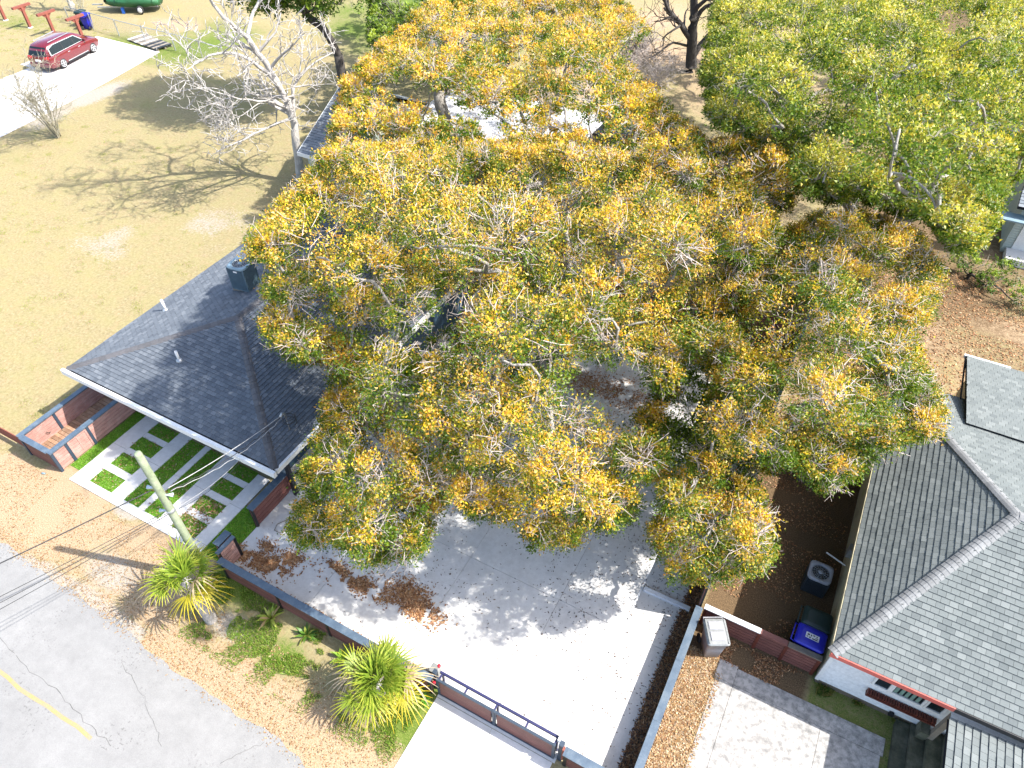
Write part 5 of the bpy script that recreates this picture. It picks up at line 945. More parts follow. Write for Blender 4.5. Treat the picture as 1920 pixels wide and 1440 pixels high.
'D':"-21,3253,906,136 109,2325,1019,87 -63,2685,1039,95 61,1990,1149,75 207,2114,1084,149 238,3460,973,120 -343,2721,908,77 -482,3546,958,87 -596,4090,886,55 -905,4016,696,60 321,3904,949,75 342,2946,884,115 -392,2957,841,81 -617,3151,917,75 -45,2257,903,77 149,2778,608,56 107,2574,807,70 -961,4711,696,47 -142,2636,731,93 280,2686,1043,147 407,2653,770,43 70,2750,607,38 -711,3810,883,105 -111,2555,1002,93 -454,3963,853,84 -316,2582,936,135 418,3715,805,114 66,1822,1191,129 -659,3393,914,147 303,4115,600,106 285,2489,1079,143 449,3375,779,128 118,3052,953,103 -508,2889,718,58 503,5577,632,101 -542,2811,955,83 -761,4276,811,64 -283,2892,664,41 -13,2886,936,116 -575,2990,893,108 527,3315,539,42 455,3015,702,73 -504,4494,741,120 -743,5144,608,61 83,2647,1027,85 315,2378,886,79 203,4644,790,87 -100,5104,669,77 591,3482,635,41 -821,5280,526,85 61,5149,696,81 -231,2879,1042,93 -384,2873,1046,125 -26,2354,1026,71 -31,3773,933,125 -65,3424,805,98 -242,3297,973,72 -428,3165,909,90 327,2510,853,70 195,5033,728,88 377,3456,1015,85 228,3295,919,127 149,2620,675,42 110,4519,846,91 -723,5043,651,44 -252,2304,951,41 -492,2709,840,89 -570,4371,778,91 355,4701,804,111 414,2720,717,50 -252,3132,1091,99 270,5552,665,38 270,5332,674,89 -380,2839,789,83 -620,2859,871,57 113,2501,748,50 -145,2453,765,47 25,3118,1048,86 -131,3020,920,122 493,4459,740,81 -436,2477,906,54 317,4881,758,115 -431,3731,807,146 495,3873,744,92 -205,4880,766,35 -824,3652,584,55 -273,4374,823,97 -653,4553,699,105 -865,4407,725,107 424,2702,826,46 -128,2435,1140,88 -331,4039,889,90 -198,4201,853,73 -503,3071,1062,72 28,2174,949,73 -371,2119,1177,75 326,3158,1050,119 420,3116,853,94 445,4353,827,105 -206,2761,702,71 -205,3730,980,88 -438,3278,1007,72 66,2464,994,114 558,5374,573,108 489,4776,730,105 -64,2373,779,39 244,3593,901,86 105,3459,762,118 -369,3087,623,76 -135,3347,1004,72 -619,3551,869,94 4,2080,981,62 -20,4263,847,105 223,4380,886,102 525,3595,710,76 -115,4034,830,113 10,2378,849,81 -111,3514,1016,114 83,2279,857,43 244,2646,684,68 237,2278,962,100 -816,3674,884,63 151,2809,982,108 489,4924,773,81 450,4151,721,100 510,2985,819,36 -75,2503,720,48 -368,3597,943,86 -253,3134,520,62 -953,4262,684,68 -36,2036,1278,99 -808,3836,699,103 424,2871,709,62 137,2330,822,38 289,4479,794,73 558,3696,650,70 -34,4102,963,51 -304,5111,692,42 576,5818,596,71 240,2874,1105,76 -747,3529,787,99 -119,2317,818,49 -267,3389,871,78 -636,3986,848,117 226,4165,897,129 493,3084,659,46 -279,2697,1101,77 -88,5202,701,38 430,2578,995,35 -845,4639,701,75 -498,5052,679,43 424,2823,916,84 -1071,4710,685,44 174,2918,831,104 -24,4617,712,132 226,5713,596,66 536,3223,705,67 413,5255,711,91 -190,2404,969,95 26,3935,937,79 -21,2757,1177,76 -722,4217,853,40 -100,2017,1032,80 -241,2662,798,68 -468,4139,771,89 514,3089,781,52 -1015,4455,732,48 107,2197,907,51 -664,3093,1029,75 430,2793,722,43 624,4846,550,44 314,3172,832,81 -406,4908,733,35 -837,4287,825,36 -712,3173,759,48 -840,3732,684,61 -404,4724,663,132 -302,2414,1155,84 -77,4430,812,117 -320,2296,1124,81 386,2516,739,50 683,4622,429,40 30,2535,717,36 439,4007,856,97 306,2008,935,38 381,2613,638,68 -44,4887,754,72 -17,2667,700,90 -244,2994,1046,80 225,2299,1181,89 564,3816,642,68 226,2457,829,70 -426,5284,634,41 -312,5827,463,102 33,4991,745,65 -250,3024,692,111 -421,3418,812,94 -15,3565,789,119 -233,5151,663,74 416,5662,650,47 -543,2578,1037,74 212,1955,1203,77 320,2169,834,40 -238,4677,755,77 411,5359,710,61 130,2211,1229,76 -253,2193,1072,100 573,4259,624,65 571,4080,662,47 353,3806,1012,82 -594,2879,752,45 444,3252,588,100 -848,3896,862,80 179,1740,1145,57 -162,2535,762,60 542,3764,735,42 582,4564,655,36 -138,4823,742,72 -446,2666,1042,100 -811,4108,814,96 -293,4244,760,83 287,2574,686,49 -201,3665,664,82 100,2373,811,46 373,5705,640,40 -435,2547,1094,78 -800,4837,599,121 -999,4407,593,59 605,4756,545,68 -409,2389,1086,78 -115,4166,918,71 -765,3561,523,53 259,2789,717,137 331,2118,924,34 489,2919,797,55 16,2185,1134,96 -180,3238,847,72 -388,3341,492,68 454,2878,533,42 -888,3947,605,65 -71,5763,563,45 -593,3245,557,60 622,3719,577,35 -693,3098,809,55 -742,4629,741,52 532,3428,517,67 -529,5450,575,48 352,2282,760,37 360,2404,734,52 -641,3046,729,54 -323,4523,810,65 -92,5699,582,37 225,2573,837,97 -925,4081,802,51 487,5126,726,109 -602,3133,676,97 -169,4549,747,80 557,3311,654,69 -739,3313,677,44 -320,3905,850,109 -507,2796,755,51 -603,4885,676,74 478,3135,597,51 450,4601,859,76 -259,1967,1245,73 232,2989,1056,100 -1093,4764,655,44 62,4383,896,64 -479,4882,701,67 -761,3377,645,37 -196,2625,1199,91 530,4659,715,64 433,2743,556,37 462,2934,632,35 382,4995,727,74 -870,4947,633,67 -300,5376,619,53 -212,5044,713,49 -39,2433,766,48 189,3163,1016,75 -69,2795,550,34 151,5273,664,93 80,2057,987,55 115,4769,767,104 -928,4055,559,53 -283,4132,800,82 604,5487,597,38 -10,3012,1069,81 -477,2985,683,72 92,3692,780,117 564,4918,662,52 -256,4939,729,53 -618,3681,991,45 -267,5306,645,47 221,3875,960,78 -263,3184,919,77 -302,3087,566,38 -168,2785,1113,88 -351,5176,652,61 -246,6178,442,42 175,2574,1003,70 42,5431,576,104 90,2441,776,46 390,4131,974,91 -603,3758,837,75 387,6000,531,87 224,5587,640,49 -566,2962,682,51 382,2762,521,40 -223,2859,648,62 152,5490,665,37 177,2234,868,37 562,6015,578,54 97,2689,668,65 70,4076,702,139 216,3068,718,137 49,1632,1308,100 340,2216,886,43 575,3375,581,42 -444,2278,998,49 -1010,4359,334,51 -1048,4602,698,51 276,5158,655,134 -94,6273,432,51 -66,5394,643,55 183,3819,735,78 220,1826,1217,76 469,4211,869,53 -161,2177,961,49 -971,4276,809,37 165,1962,1050,73 -227,2243,1251,72 247,3135,391,34 369,2821,502,38 249,4527,901,47 373,2869,477,38 224,3745,1016,81 -8,5282,654,82 526,3510,761,48 -194,3863,903,86 472,3540,841,67 585,3554,576,78 408,5808,572,96 609,5730,572,45 317,4603,882,60 -922,5354,514,77 -613,3250,807,84 -898,4732,697,50 147,5646,591,78 -345,3064,939,105 571,3973,654,52 -245,3520,903,78 435,3252,903,74 146,2548,709,39 -868,5168,588,58 -1069,5776,427,46 456,2628,929,41 -183,5864,531,37 -879,3800,784,35 262,5507,544,81 -449,3163,562,46 -714,4445,755,87 -59,2109,920,38 148,2667,839,84 294,4022,937,106 -596,4745,729,55 526,3142,658,37 -383,4382,742,75 -304,2447,900,51 -799,5075,627,51 151,2414,789,49 -660,4804,718,42 -311,4814,757,48 -1137,4969,621,37 282,3385,686,123 -819,3638,747,57 -160,4644,820,45 449,4835,862,37 223,2873,539,43 -940,4119,696,49 481,3810,876,36 61,5714,559,83 -713,5711,464,73 -598,5554,541,48 182,5783,595,41 -541,5131,596,106 -490,2906,900,70 -309,2342,955,54 -9,2622,901,70 353,2527,649,40 166,4929,781,62 -1075,5434,510,44 635,4298,501,59 -157,5256,657,63 79,2623,668,34 -567,5321,612,36 -438,5405,569,79 261,2184,869,39 657,5805,429,67 -323,2943,652,45 -650,4193,815,76 612,5944,535,62 615,5656,544,54 25,2751,912,71 -146,2798,587,66 -718,3231,718,48 -712,3224,882,64 -239,3215,411,40 181,2358,801,35 -991,4996,623,48 -285,2792,710,35 -911,4858,661,54 587,4410,639,40 -279,3674,862,76 -1067,5127,584,45 116,2903,593,99 576,4944,502,85 29,2837,558,37 109,2556,1169,73 -684,3740,657,87 -1023,4561,570,70 -34,2315,1174,71 -315,5704,528,63 -226,5552,563,78 -1118,4876,546,50 -131,5954,480,78 -406,4295,848,71 667,5967,455,40 -420,4581,794,53 -422,3296,814,73 -942,5141,594,48 379,2594,819,62 260,2343,803,43 625,4602,542,48 -699,3255,619,38 491,6039,579,35 593,4183,615,47 197,2541,1275,75 537,5006,748,36 -131,3180,1034,74 -34,4706,828,38 -495,4071,899,61 381,5504,606,77 93,6243,477,35 181,5980,508,86 11,5563,623,44 90,2776,753,72 -840,4512,765,42 -200,4747,799,35 -675,5896,451,45 -568,2771,819,53 486,3179,873,34 -821,3576,622,45 -1035,4894,617,74 -9,3079,463,72 285,2408,755,43 414,3056,998,52 -747,3960,679,83 -425,2666,790,35 -234,2576,797,39 296,1933,972,35 -1043,5607,379,110 128,5554,648,36 20,2415,1215,78 -536,3191,563,49 384,2437,816,34 -157,3140,404,73 -488,2533,894,61 -504,2461,923,38 504,3273,810,47 -1025,4523,745,35 -136,2105,957,40 -385,2915,663,35 -688,3004,894,40 -586,2734,1088,69 253,1879,1031,55 -40,2915,506,43 -312,2281,965,36 -171,2287,1033,77 -525,4243,783,87 413,2685,610,49 -75,5015,730,58 -739,4041,881,53 -178,2746,873,83 382,3519,796,73 486,5458,691,68 174,5844,576,44 479,2834,811,39 165,2467,752,41 337,3663,1000,94 70,5969,538,38 -372,2279,986,47 623,3666,561,42 -906,4165,822,61 -559,3861,901,103 -1194,5191,499,47 306,5482,674,52 306,5963,561,49 -188,2921,533,46 -375,2711,762,36 -778,5635,500,45 -934,4563,732,50 381,4261,982,49 12,3459,1005,79 -725,5316,577,53 510,4262,813,34 -186,3622,974,78 -538,4681,748,59 -713,3344,554,35 102,2925,1019,74 260,5810,586,56 479,5865,618,37 583,4494,606,62 366,2938,465,50 59,3375,945,71 -1199,5197,341,51 -201,4290,898,47 5,2568,1030,71 276,2493,716,37 -79,1894,1073,75 -383,5007,652,101 -110,5528,593,68 -157,4956,684,97 132,5122,750,38 -671,3671,867,85 221,2941,524,61 -238,4479,837,60 -66,2579,668,37 -672,4669,731,61 -464,3251,550,72 533,4294,762,36 -84,2915,1133,77 -835,5450,528,55 277,2247,825,35",
'T':"-3234,4135,462,61 -2575,4301,588,44 -2701,4716,421,95 -2538,4564,419,81 -2538,4108,514,67 -2891,3903,440,64 -3012,4277,490,92 -2865,4954,383,54 -2356,4171,540,67 -3544,4668,382,36 -3168,4399,443,90 -2337,4332,609,46 -2824,3990,423,40 -3316,4926,294,92 -2940,4040,438,70 -3020,3845,533,51 -2593,3610,598,72 -2855,4407,476,95 -2323,4020,585,69 -3005,4519,481,43 -2805,3781,508,82 -3366,4637,381,68 -2867,4614,418,102 -2679,4335,471,70 -3323,4440,431,71 -2624,3450,578,57 -2965,4834,344,110 -2727,5022,351,73 -3269,4260,373,83 -2768,3488,563,39 -2717,3437,490,37 -2707,3931,492,60 -2621,4964,362,56 -3159,4006,408,52 -3116,4923,366,46 -2643,4161,506,61 -2382,4451,475,41 -2448,4441,422,36 -2715,3687,657,89 -2453,4217,492,53 -3104,3929,420,49 -3038,3811,346,44 -2506,4430,569,40 -3050,4686,397,81 -2523,4908,441,39 -2785,4183,516,95 -2652,4052,477,49 -2478,3938,553,53 -2274,3887,659,88 -2871,3653,429,58 -3044,5171,326,35 -2698,4479,484,64 -2610,3858,578,76 -2757,3547,476,41 -2748,4880,426,43 -3546,4489,323,40 -3075,4107,381,64 -2626,4434,385,37 -2561,4244,448,40 -3759,4848,266,82 -3206,4573,444,41 -2520,3690,576,41 -2602,3285,567,47 -2545,4420,418,48 -2674,3766,505,34 -3092,5051,344,40 -2969,3731,422,40 -3445,4382,449,41 -2405,3788,601,49 -2415,4095,513,37 -2769,3638,486,50 -2921,4315,342,47 -2470,4311,450,38 -2374,4363,456,34 -2632,5127,368,36 -3406,5009,311,43 -2730,5234,304,51 -2527,3190,596,35 -2751,4042,613,59 -3904,5016,250,38 -2596,4843,362,60 -2785,3936,645,48 -3277,4487,183,35 -2560,4735,328,34 -2945,5290,308,38 -2417,4630,521,52 -3462,4813,325,70 -3345,5130,287,46 -3447,4933,324,42 -3475,4496,435,34 -2238,4134,567,47 -2693,5171,371,36 -2494,4720,440,53 -3405,4302,388,34 -2313,4425,585,51 -2910,4227,363,49 -2376,4530,531,54 -3335,4535,443,35 -2989,5104,329,56 -3245,4746,365,73 -3118,4122,555,50 -2295,3680,670,66 -3357,5497,199,44 -3600,4568,269,51 -2968,3767,572,42 -2870,5091,340,63 -3002,4171,338,45 -3093,4585,452,44 -3013,4436,374,67 -2840,3607,571,50 -3182,4114,275,73 -2551,4787,479,39 -2499,3458,645,62 -3280,5061,306,52 -3577,4540,407,35 -2840,5459,248,58 -2389,3502,649,39 -3421,4724,384,37 -3613,4612,388,35 -2961,3852,363,40 -3670,4661,357,38 -3054,4038,567,67 -3150,4281,523,39 -3482,5060,294,38 -2465,4501,561,36 -3360,4286,499,35 -3336,4798,379,35 -2963,4136,583,38 -3728,4738,342,35 -2471,4029,527,47 -2352,3582,647,39 -2912,5207,331,38 -2695,4597,331,37 -2847,4776,438,44 -2623,3987,638,64 -2333,4292,490,42 -3094,4013,279,34 -2194,4017,620,67 -3151,5005,351,37 -2796,4886,248,46 -2889,3816,401,34 -2754,5371,293,37 -2807,4493,328,35 -2772,5119,374,35 -3159,4855,383,40 -2851,3866,658,43 -3170,4048,558,48 -2234,4216,589,42 -2617,4416,548,51 -3196,4658,428,37 -2759,4563,325,37 -2900,3711,613,57 -3652,4822,331,36 -3018,4003,341,44 -2794,4682,288,38 -2700,3396,592,35 -3036,4988,360,47 -3139,4765,408,39 -2726,4582,498,46 -3707,4993,272,47 -3190,5142,301,49 -2811,4290,376,41 -2747,4449,358,41 -3585,4778,349,37 -3094,3920,555,35 -2445,3173,657,41 -2957,3956,594,66 -2847,3569,451,39 -2820,5078,190,40 -2744,4034,436,35 -2798,5300,319,43",
'S':"-3101,3575,1111,122 -3385,3475,1132,93 -2889,3367,1123,140 -3213,3684,921,97 -3218,3450,1175,96 -3195,3105,1092,95 -3098,3232,965,121 -3308,3605,1059,93 -3337,3488,688,112 -2982,3346,821,110 -3442,3388,926,129 -3298,3436,942,121 -3144,3432,840,99 -3443,3608,935,125 -3412,3191,1156,138 -3218,3621,782,129 -3567,3385,772,136 -3630,3395,1072,133 -3150,3145,779,101 -3102,3557,866,115 -3287,3316,744,91 -2961,3519,916,121 -2911,3386,940,92 -3446,3377,1235,125 -2942,3129,919,104 -2964,3209,1104,94 -3488,3520,1155,92 -3162,3352,638,123 -3306,3308,1196,120 -3407,3067,1040,114 -3294,3292,876,108 -2982,3241,708,92 -3401,3128,762,107 -3651,3320,945,104 -3469,3497,1014,105 -3591,3214,860,130 -3077,3374,1011,117 -3600,3485,949,112 -3579,3519,814,97 -3014,3476,1191,117 -2996,3482,685,129 -3012,3223,849,93 -3294,3586,910,106 -3324,3379,1068,99 -3426,3337,783,97 -3248,3073,816,109 -2870,3260,831,119 -3210,3225,1052,114 -3252,3079,968,102 -2853,3235,984,132 -3391,3477,832,99 -3062,3184,1190,110 -3134,3068,894,115 -3522,3298,1090,111 -3378,3136,901,118 -3550,3170,1030,106 -2936,3515,1058,96 -3160,3353,1168,92 -3160,3492,983,101 -3030,3648,968,133 -3020,3338,1233,95 -3361,3253,1009,132 -3214,3176,885,103 -3365,3334,642,91 -3305,3198,647,103 -3464,3532,726,119 -3123,3268,773,108 -3324,3479,1233,103 -2872,3405,818,97 -2806,3425,1004,94 -3171,3475,705,104 -3224,3200,1237,93 -3263,3448,804,97 -2991,3605,796,100 -3056,3065,1038,136 -3465,3385,674,97 -3296,3182,792,92 -3437,3607,1096,97 -3184,3350,934,103",
}
def lobes(k): return np.array([[int(c)/100 for c in t.split(',')] for t in LOBES[k].split()])
def prisms(P0, P1, r0, r1, k=3):                           # many thin straight sticks at once
    t = unit(P1-P0); ref = np.where(np.abs(t[:, 2:3]) > .9, np.array([[1., 0, 0]]), np.array([[0, 0, 1.]]))
    a = unit(np.cross(t, ref)); b = np.cross(t, a); n = len(P0); V = np.empty((n, 2, k, 3))
    for j in range(k):
        o = a*math.cos(2*math.pi*j/k)+b*math.sin(2*math.pi*j/k)
        V[:, 0, j] = P0+o*r0[:, None]; V[:, 1, j] = P1+o*r1[:, None]
    base = (np.arange(n)*2*k)[:, None]; Fs = []
    for j in range(k): q = (j+1) % k; Fs.append(np.concatenate([base+j, base+q, base+k+q, base+k+j], 1))
    return V.reshape(-1, 3), np.stack(Fs, 1).reshape(-1, 4)
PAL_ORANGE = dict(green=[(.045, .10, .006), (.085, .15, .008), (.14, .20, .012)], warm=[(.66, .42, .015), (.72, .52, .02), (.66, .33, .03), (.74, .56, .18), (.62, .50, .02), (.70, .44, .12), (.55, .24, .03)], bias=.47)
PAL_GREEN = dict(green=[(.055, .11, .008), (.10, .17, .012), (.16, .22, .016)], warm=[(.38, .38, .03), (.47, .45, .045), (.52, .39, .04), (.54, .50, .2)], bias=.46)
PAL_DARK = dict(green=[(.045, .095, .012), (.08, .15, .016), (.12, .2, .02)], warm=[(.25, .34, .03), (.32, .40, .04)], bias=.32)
def oak(label, base, lb, n_leaf, n_clump, leaf, pal, seed, fork=2.2, bark='bark', tw='twig', ntw=4, name='oak_tree', tscale=1., spray=.19):
    rg = np.random.default_rng(seed); t = thing(name, label, 'tree', (base[0], base[1], 0), 0, 'broadleaf trees in crown', world=True)
    # limbs: link every lobe to its nearest already linked neighbour closer to the trunk
    root = np.array([base[0], base[1], fork]); C = lb[:, :3].copy(); C[:, 2] -= lb[:, 3]*.35
    order = np.argsort(np.linalg.norm((C-root)*[1, 1, 1.3], axis=1)); nodes = [root]; par = [-1]; plen = [0.]
    for i in order:
        P = np.array(nodes); d = np.linalg.norm(P-C[i], axis=1); cost = d*1.25+np.array(plen)*.35+np.where(P[:, 2] > C[i, 2]+.6, 1.2, 0)
        j = int(np.argmin(cost)); nodes.append(C[i]); par.append(j); plen.append(plen[j]+d[j])
    load = np.ones(len(nodes))
    for i in range(len(nodes)-1, 0, -1): load[par[i]] += load[i]
    mb = MB(); rad = lambda l: min(.34, .026*l**.52)*tscale
    r_t = rad(load[0])*1.15
    mb.tube([(base[0], base[1], -.1), (base[0]+.03, base[1], .4), (base[0]-.04, base[1]+.05, fork*.6), tuple(root)], [r_t*1.5, r_t*1.1, r_t, r_t*.95], 10)
    for i in range(1, len(nodes)):
        a, b = nodes[par[i]], nodes[i]; L = np.linalg.norm(b-a); n = 5; ra = min(rad(load[par[i]])*.95, rad(load[i])*1.4); rb_ = rad(load[i]); P = []
        off = rg.normal(0, .09*L, 3); off2 = rg.normal(0, .06*L, 3)
        for s in range(n+1): q = s/n; P.append(tuple(a+(b-a)*q+off*4*q*(1-q)*.6+off2*math.sin(q*6.28)+np.array([0, 0, .10*L*math.sin(math.pi*q)])))
        mb.tube(P, [ra+(rb_-ra)*s/n for s in range(n+1)], 6 if ra > .06 else 5, False)
    mb.build('trunk', MT[bark], t, True)
    # leaf clumps
    nl = len(lb); K = n_clump; li = np.repeat(np.arange(nl), K); r = lb[li, 3]
    d = unit(rg.normal(0, 1, (nl*K, 3))); d[:, 2] = np.abs(d[:, 2])*np.where(rg.random(nl*K) < .7, 1, -.6); d = unit(d)
    rf = .45+.6*np.sqrt(rg.random(nl*K)); cc = lb[li, :3]+d*(r*rf)[:, None]*[1.05, 1.05, .78]
    keep = rg.random(nl*K) < .93; cc, d, rf, r, li = cc[keep], d[keep], rf[keep], r[keep], li[keep]; nc = len(cc)
    rc = rg.uniform(.11, .20, nc)*np.clip(r, .6, 1.3); bald = rg.random(nc) < spray; lf = np.where(~bald)[0]
    M = max(4, int(n_leaf/K)); ci = np.repeat(lf, M); N = len(ci)
    P = cc[ci]+rg.normal(0, 1, (N, 3))*rc[ci][:, None]*[1, 1, .75]
    A = unit(d[ci]*.55+rg.normal(0, .6, (N, 3))+[0, 0, .1]); Nn = unit(rg.normal(0, .5, (N, 3))+d[ci]*.55+[.35, .1, .5])
    sz = rg.uniform(.7, 1.25, N)*leaf
    V, Fq = leaf_tris(P, A, Nn, sz, sz*rg.uniform(.26, .38, N))
    lobe_t = rg.normal(0, .17, nl); clump_t = rg.normal(0, .2, nc)
    w = pal['bias']+lobe_t[li][ci]+clump_t[ci]+.72*(d[ci, 2]*rf[ci]-.45)+rg.normal(0, .22, N)  # lobe tops warmer, undersides darker green: leaf hue with shade painted in
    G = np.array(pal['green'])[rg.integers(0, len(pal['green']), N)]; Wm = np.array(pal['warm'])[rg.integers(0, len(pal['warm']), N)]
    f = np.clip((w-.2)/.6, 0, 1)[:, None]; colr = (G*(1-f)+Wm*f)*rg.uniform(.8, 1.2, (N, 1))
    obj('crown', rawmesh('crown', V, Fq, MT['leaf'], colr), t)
    # twigs: from inside the lobe out past the clump
    ti = np.repeat(np.arange(nc), np.where(bald, 5, (rg.random(nc) < .45*ntw).astype(int))); n2 = len(ti); bt_ = bald[ti]
    L = rg.uniform(.25, .6, n2)[:, None]
    dv = unit(d[ti]+rg.normal(0, .55, (n2, 3))+[0, 0, .15]); p0 = cc[ti]-d[ti]*L*.7+rg.normal(0, .10, (n2, 3)); p1 = p0+dv*L*.55+rg.normal(0, .05, (n2, 3))
    p2 = p1+unit(dv+rg.normal(0, .55, (n2, 3)))*L*.5; p3 = p1+unit(dv+rg.normal(0, .8, (n2, 3)))*L*.45
    q0 = rg.uniform(.007, .012, n2)*tscale; q1 = q0*.8; q2 = q0*.5
    Va, Fa = prisms(p0, p1, q0, q1); Vb, Fb = prisms(p1, p2, q1, q2); Vc, Fc = prisms(p1[bt_], p3[bt_], q1[bt_]*.8, q2[bt_]*.8)
    me = rawmesh('twigs', np.concatenate([Va, Vb, Vc]), np.concatenate([Fa, Fb+len(Va), Fc+len(Va)+len(Vb)]), MT[tw]); obj('twigs', me, t, 'stuff')
    return t
def split(lb, trunks):
    T = np.array(trunks); D = np.linalg.norm(lb[:, None, :2]-T[None], axis=2); return [lb[np.argmin(D, 1) == i] for i in range(len(T))]
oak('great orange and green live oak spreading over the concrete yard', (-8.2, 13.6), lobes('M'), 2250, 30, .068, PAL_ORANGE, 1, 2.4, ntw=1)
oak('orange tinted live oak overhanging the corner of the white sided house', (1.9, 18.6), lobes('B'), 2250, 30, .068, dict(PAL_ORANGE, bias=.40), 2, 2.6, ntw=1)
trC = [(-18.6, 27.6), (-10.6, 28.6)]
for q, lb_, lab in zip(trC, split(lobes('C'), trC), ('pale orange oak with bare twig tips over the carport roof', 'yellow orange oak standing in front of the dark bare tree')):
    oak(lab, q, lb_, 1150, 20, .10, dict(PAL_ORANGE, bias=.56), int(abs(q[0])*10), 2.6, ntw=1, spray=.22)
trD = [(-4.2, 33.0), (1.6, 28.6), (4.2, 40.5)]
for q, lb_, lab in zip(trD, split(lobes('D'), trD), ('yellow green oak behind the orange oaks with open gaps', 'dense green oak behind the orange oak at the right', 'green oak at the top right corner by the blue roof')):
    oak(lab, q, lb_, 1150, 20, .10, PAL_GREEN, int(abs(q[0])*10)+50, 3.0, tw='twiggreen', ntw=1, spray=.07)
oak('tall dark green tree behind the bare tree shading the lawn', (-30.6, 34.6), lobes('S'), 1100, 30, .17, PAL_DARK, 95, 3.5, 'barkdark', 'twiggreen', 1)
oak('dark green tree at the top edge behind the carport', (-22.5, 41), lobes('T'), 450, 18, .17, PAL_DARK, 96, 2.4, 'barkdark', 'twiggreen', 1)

# ------------------------------------------------------------------ bare trees
def bare(label, base, limbs, r0, bark, seed, depth=4, name='bare_tree', leafy=False, spawn=(5, 4, 4, 3), lens=(2.6, 1.4, .75, .4), rmin=.008):
    rg = random.Random(seed); t = thing(name, label, 'tree', (base[0], base[1], 0), 0, world=True); trunk = MB(); br = MB(); S0, S1, Q0, Q1 = [], [], [], []
    def grow(P, r_a, r_b, lev):
        n = len(P)-1
        for s in range(spawn[min(lev, len(spawn)-1)]):
            q = rg.uniform(.25, 1.) if lev else rg.uniform(.3, 1); i = min(n-1, int(q*n)); fr = q*n-i
            p = P[i].lerp(P[i+1], fr); d = (P[i+1]-P[i]).normalized(); r = (r_a+(r_b-r_a)*q)
            rot = Vector((rg.gauss(0, 1), rg.gauss(0, 1), rg.gauss(0, .8))).normalized(); nd_ = (d*.75+rot*.85+Vector((0, 0, .18))).normalized(); L = lens[min(lev, len(lens)-1)]*rg.uniform(.6, 1.3)
            C = [p]; k = 5 if lev < 2 else 4; dd = nd_
            for j in range(k):
                dd = (dd+Vector((rg.gauss(0, .26), rg.gauss(0, .26), rg.gauss(0, .22)+.03))).normalized(); C.append(C[-1]+dd*L/k)
            ra, rb_ = max(rmin, r*.6), max(rmin*.55, r*.22)
            if lev < 2: br.tube(C, [ra+(rb_-ra)*j/k for j in range(k+1)], 5, False)
            else:
                for j in range(k): S0.append(tuple(C[j])); S1.append(tuple(C[j+1])); Q0.append(ra+(rb_-ra)*j/k); Q1.append(ra+(rb_-ra)*(j+1)/k)
            if lev+1 < depth: grow(C, ra, rb_, lev+1)
    for li, (pts, ra, rb_) in enumerate(limbs):
        P0_ = [Vector(p) for p in pts]; P = []
        for i in range(len(P0_)-1):
            for s in range(3):
                q = s/3; a, b, c_, d_ = P0_[max(0, i-1)], P0_[i], P0_[i+1], P0_[min(len(P0_)-1, i+2)]
                P.append(.5*((2*b)+(c_-a)*q+(2*a-5*b+4*c_-d_)*q*q+(3*b-a-3*c_+d_)*q**3)+Vector((rg.gauss(0, .03), rg.gauss(0, .03), rg.gauss(0, .02))))
        P.append(P0_[-1]); n = len(P)-1
        (trunk if li == 0 else br).tube(P, [ra+(rb_-ra)*j/n for j in range(n+1)], 10 if li == 0 else 7, li == 0)
        grow(P, ra, rb_, 0)
    trunk.build('trunk', MT[bark], t, True); br.build('branches', MT[bark], t, True)
    if not S0: return t
    Vv, Ff = prisms(np.array(S0), np.array(S1), np.array(Q0), np.array(Q1)); obj('twigs', rawmesh('twigs', Vv, Ff, MT[bark]), t, 'stuff')
    return t
bare('large pale bare tree with crooked branches beside the rear house', (-27.3, 26), [
 ([(-27.3, 26, -.1), (-27.11, 26.2, 2.23), (-27.14, 26.31, 3.87), (-27.35, 26.24, 5.02), (-27.51, 25.78, 6.52), (-27.66, 25.19, 7.82)], .24, .12),
 ([(-27.34, 26.25, 4.86), (-27.18, 25.4, 6.27), (-27.29, 24.27, 7.37), (-27.51, 23.16, 7.86), (-27.99, 22.08, 7.61)], .12, .035),
 ([(-27.66, 25.19, 7.82), (-27.72, 24.4, 8.74), (-27.89, 23.93, 9.61), (-27.71, 23.54, 10.64), (-27.9, 22.6, 12.6)], .11, .035),
 ([(-27.66, 25.19, 7.82), (-27.87, 25.84, 8.47), (-27.78, 26.66, 9.19), (-27.56, 27.18, 10.11), (-27.4, 27.6, 12)], .1, .03),
 ([(-26.99, 26.33, 2.8), (-27.18, 26.71, 4.19), (-27.31, 27.15, 4.97), (-26.99, 28.06, 5.58), (-26.29, 29.38, 6.08)], .12, .03),
 ([(-27.13, 26.33, 3.58), (-27.46, 24.96, 3.61), (-28.07, 23.6, 3.37), (-28.65, 22.26, 3.17)], .075, .02),
 ([(-27.2, 26.25, 4.08), (-27.04, 24.82, 5.07), (-27.41, 23.56, 5.61), (-27.92, 22.45, 6.3)], .075, .02)], .2, 'barkpale', 4, 4, spawn=(7, 4, 3, 2), lens=(2.2, 1.3, .8, .45), rmin=.02)
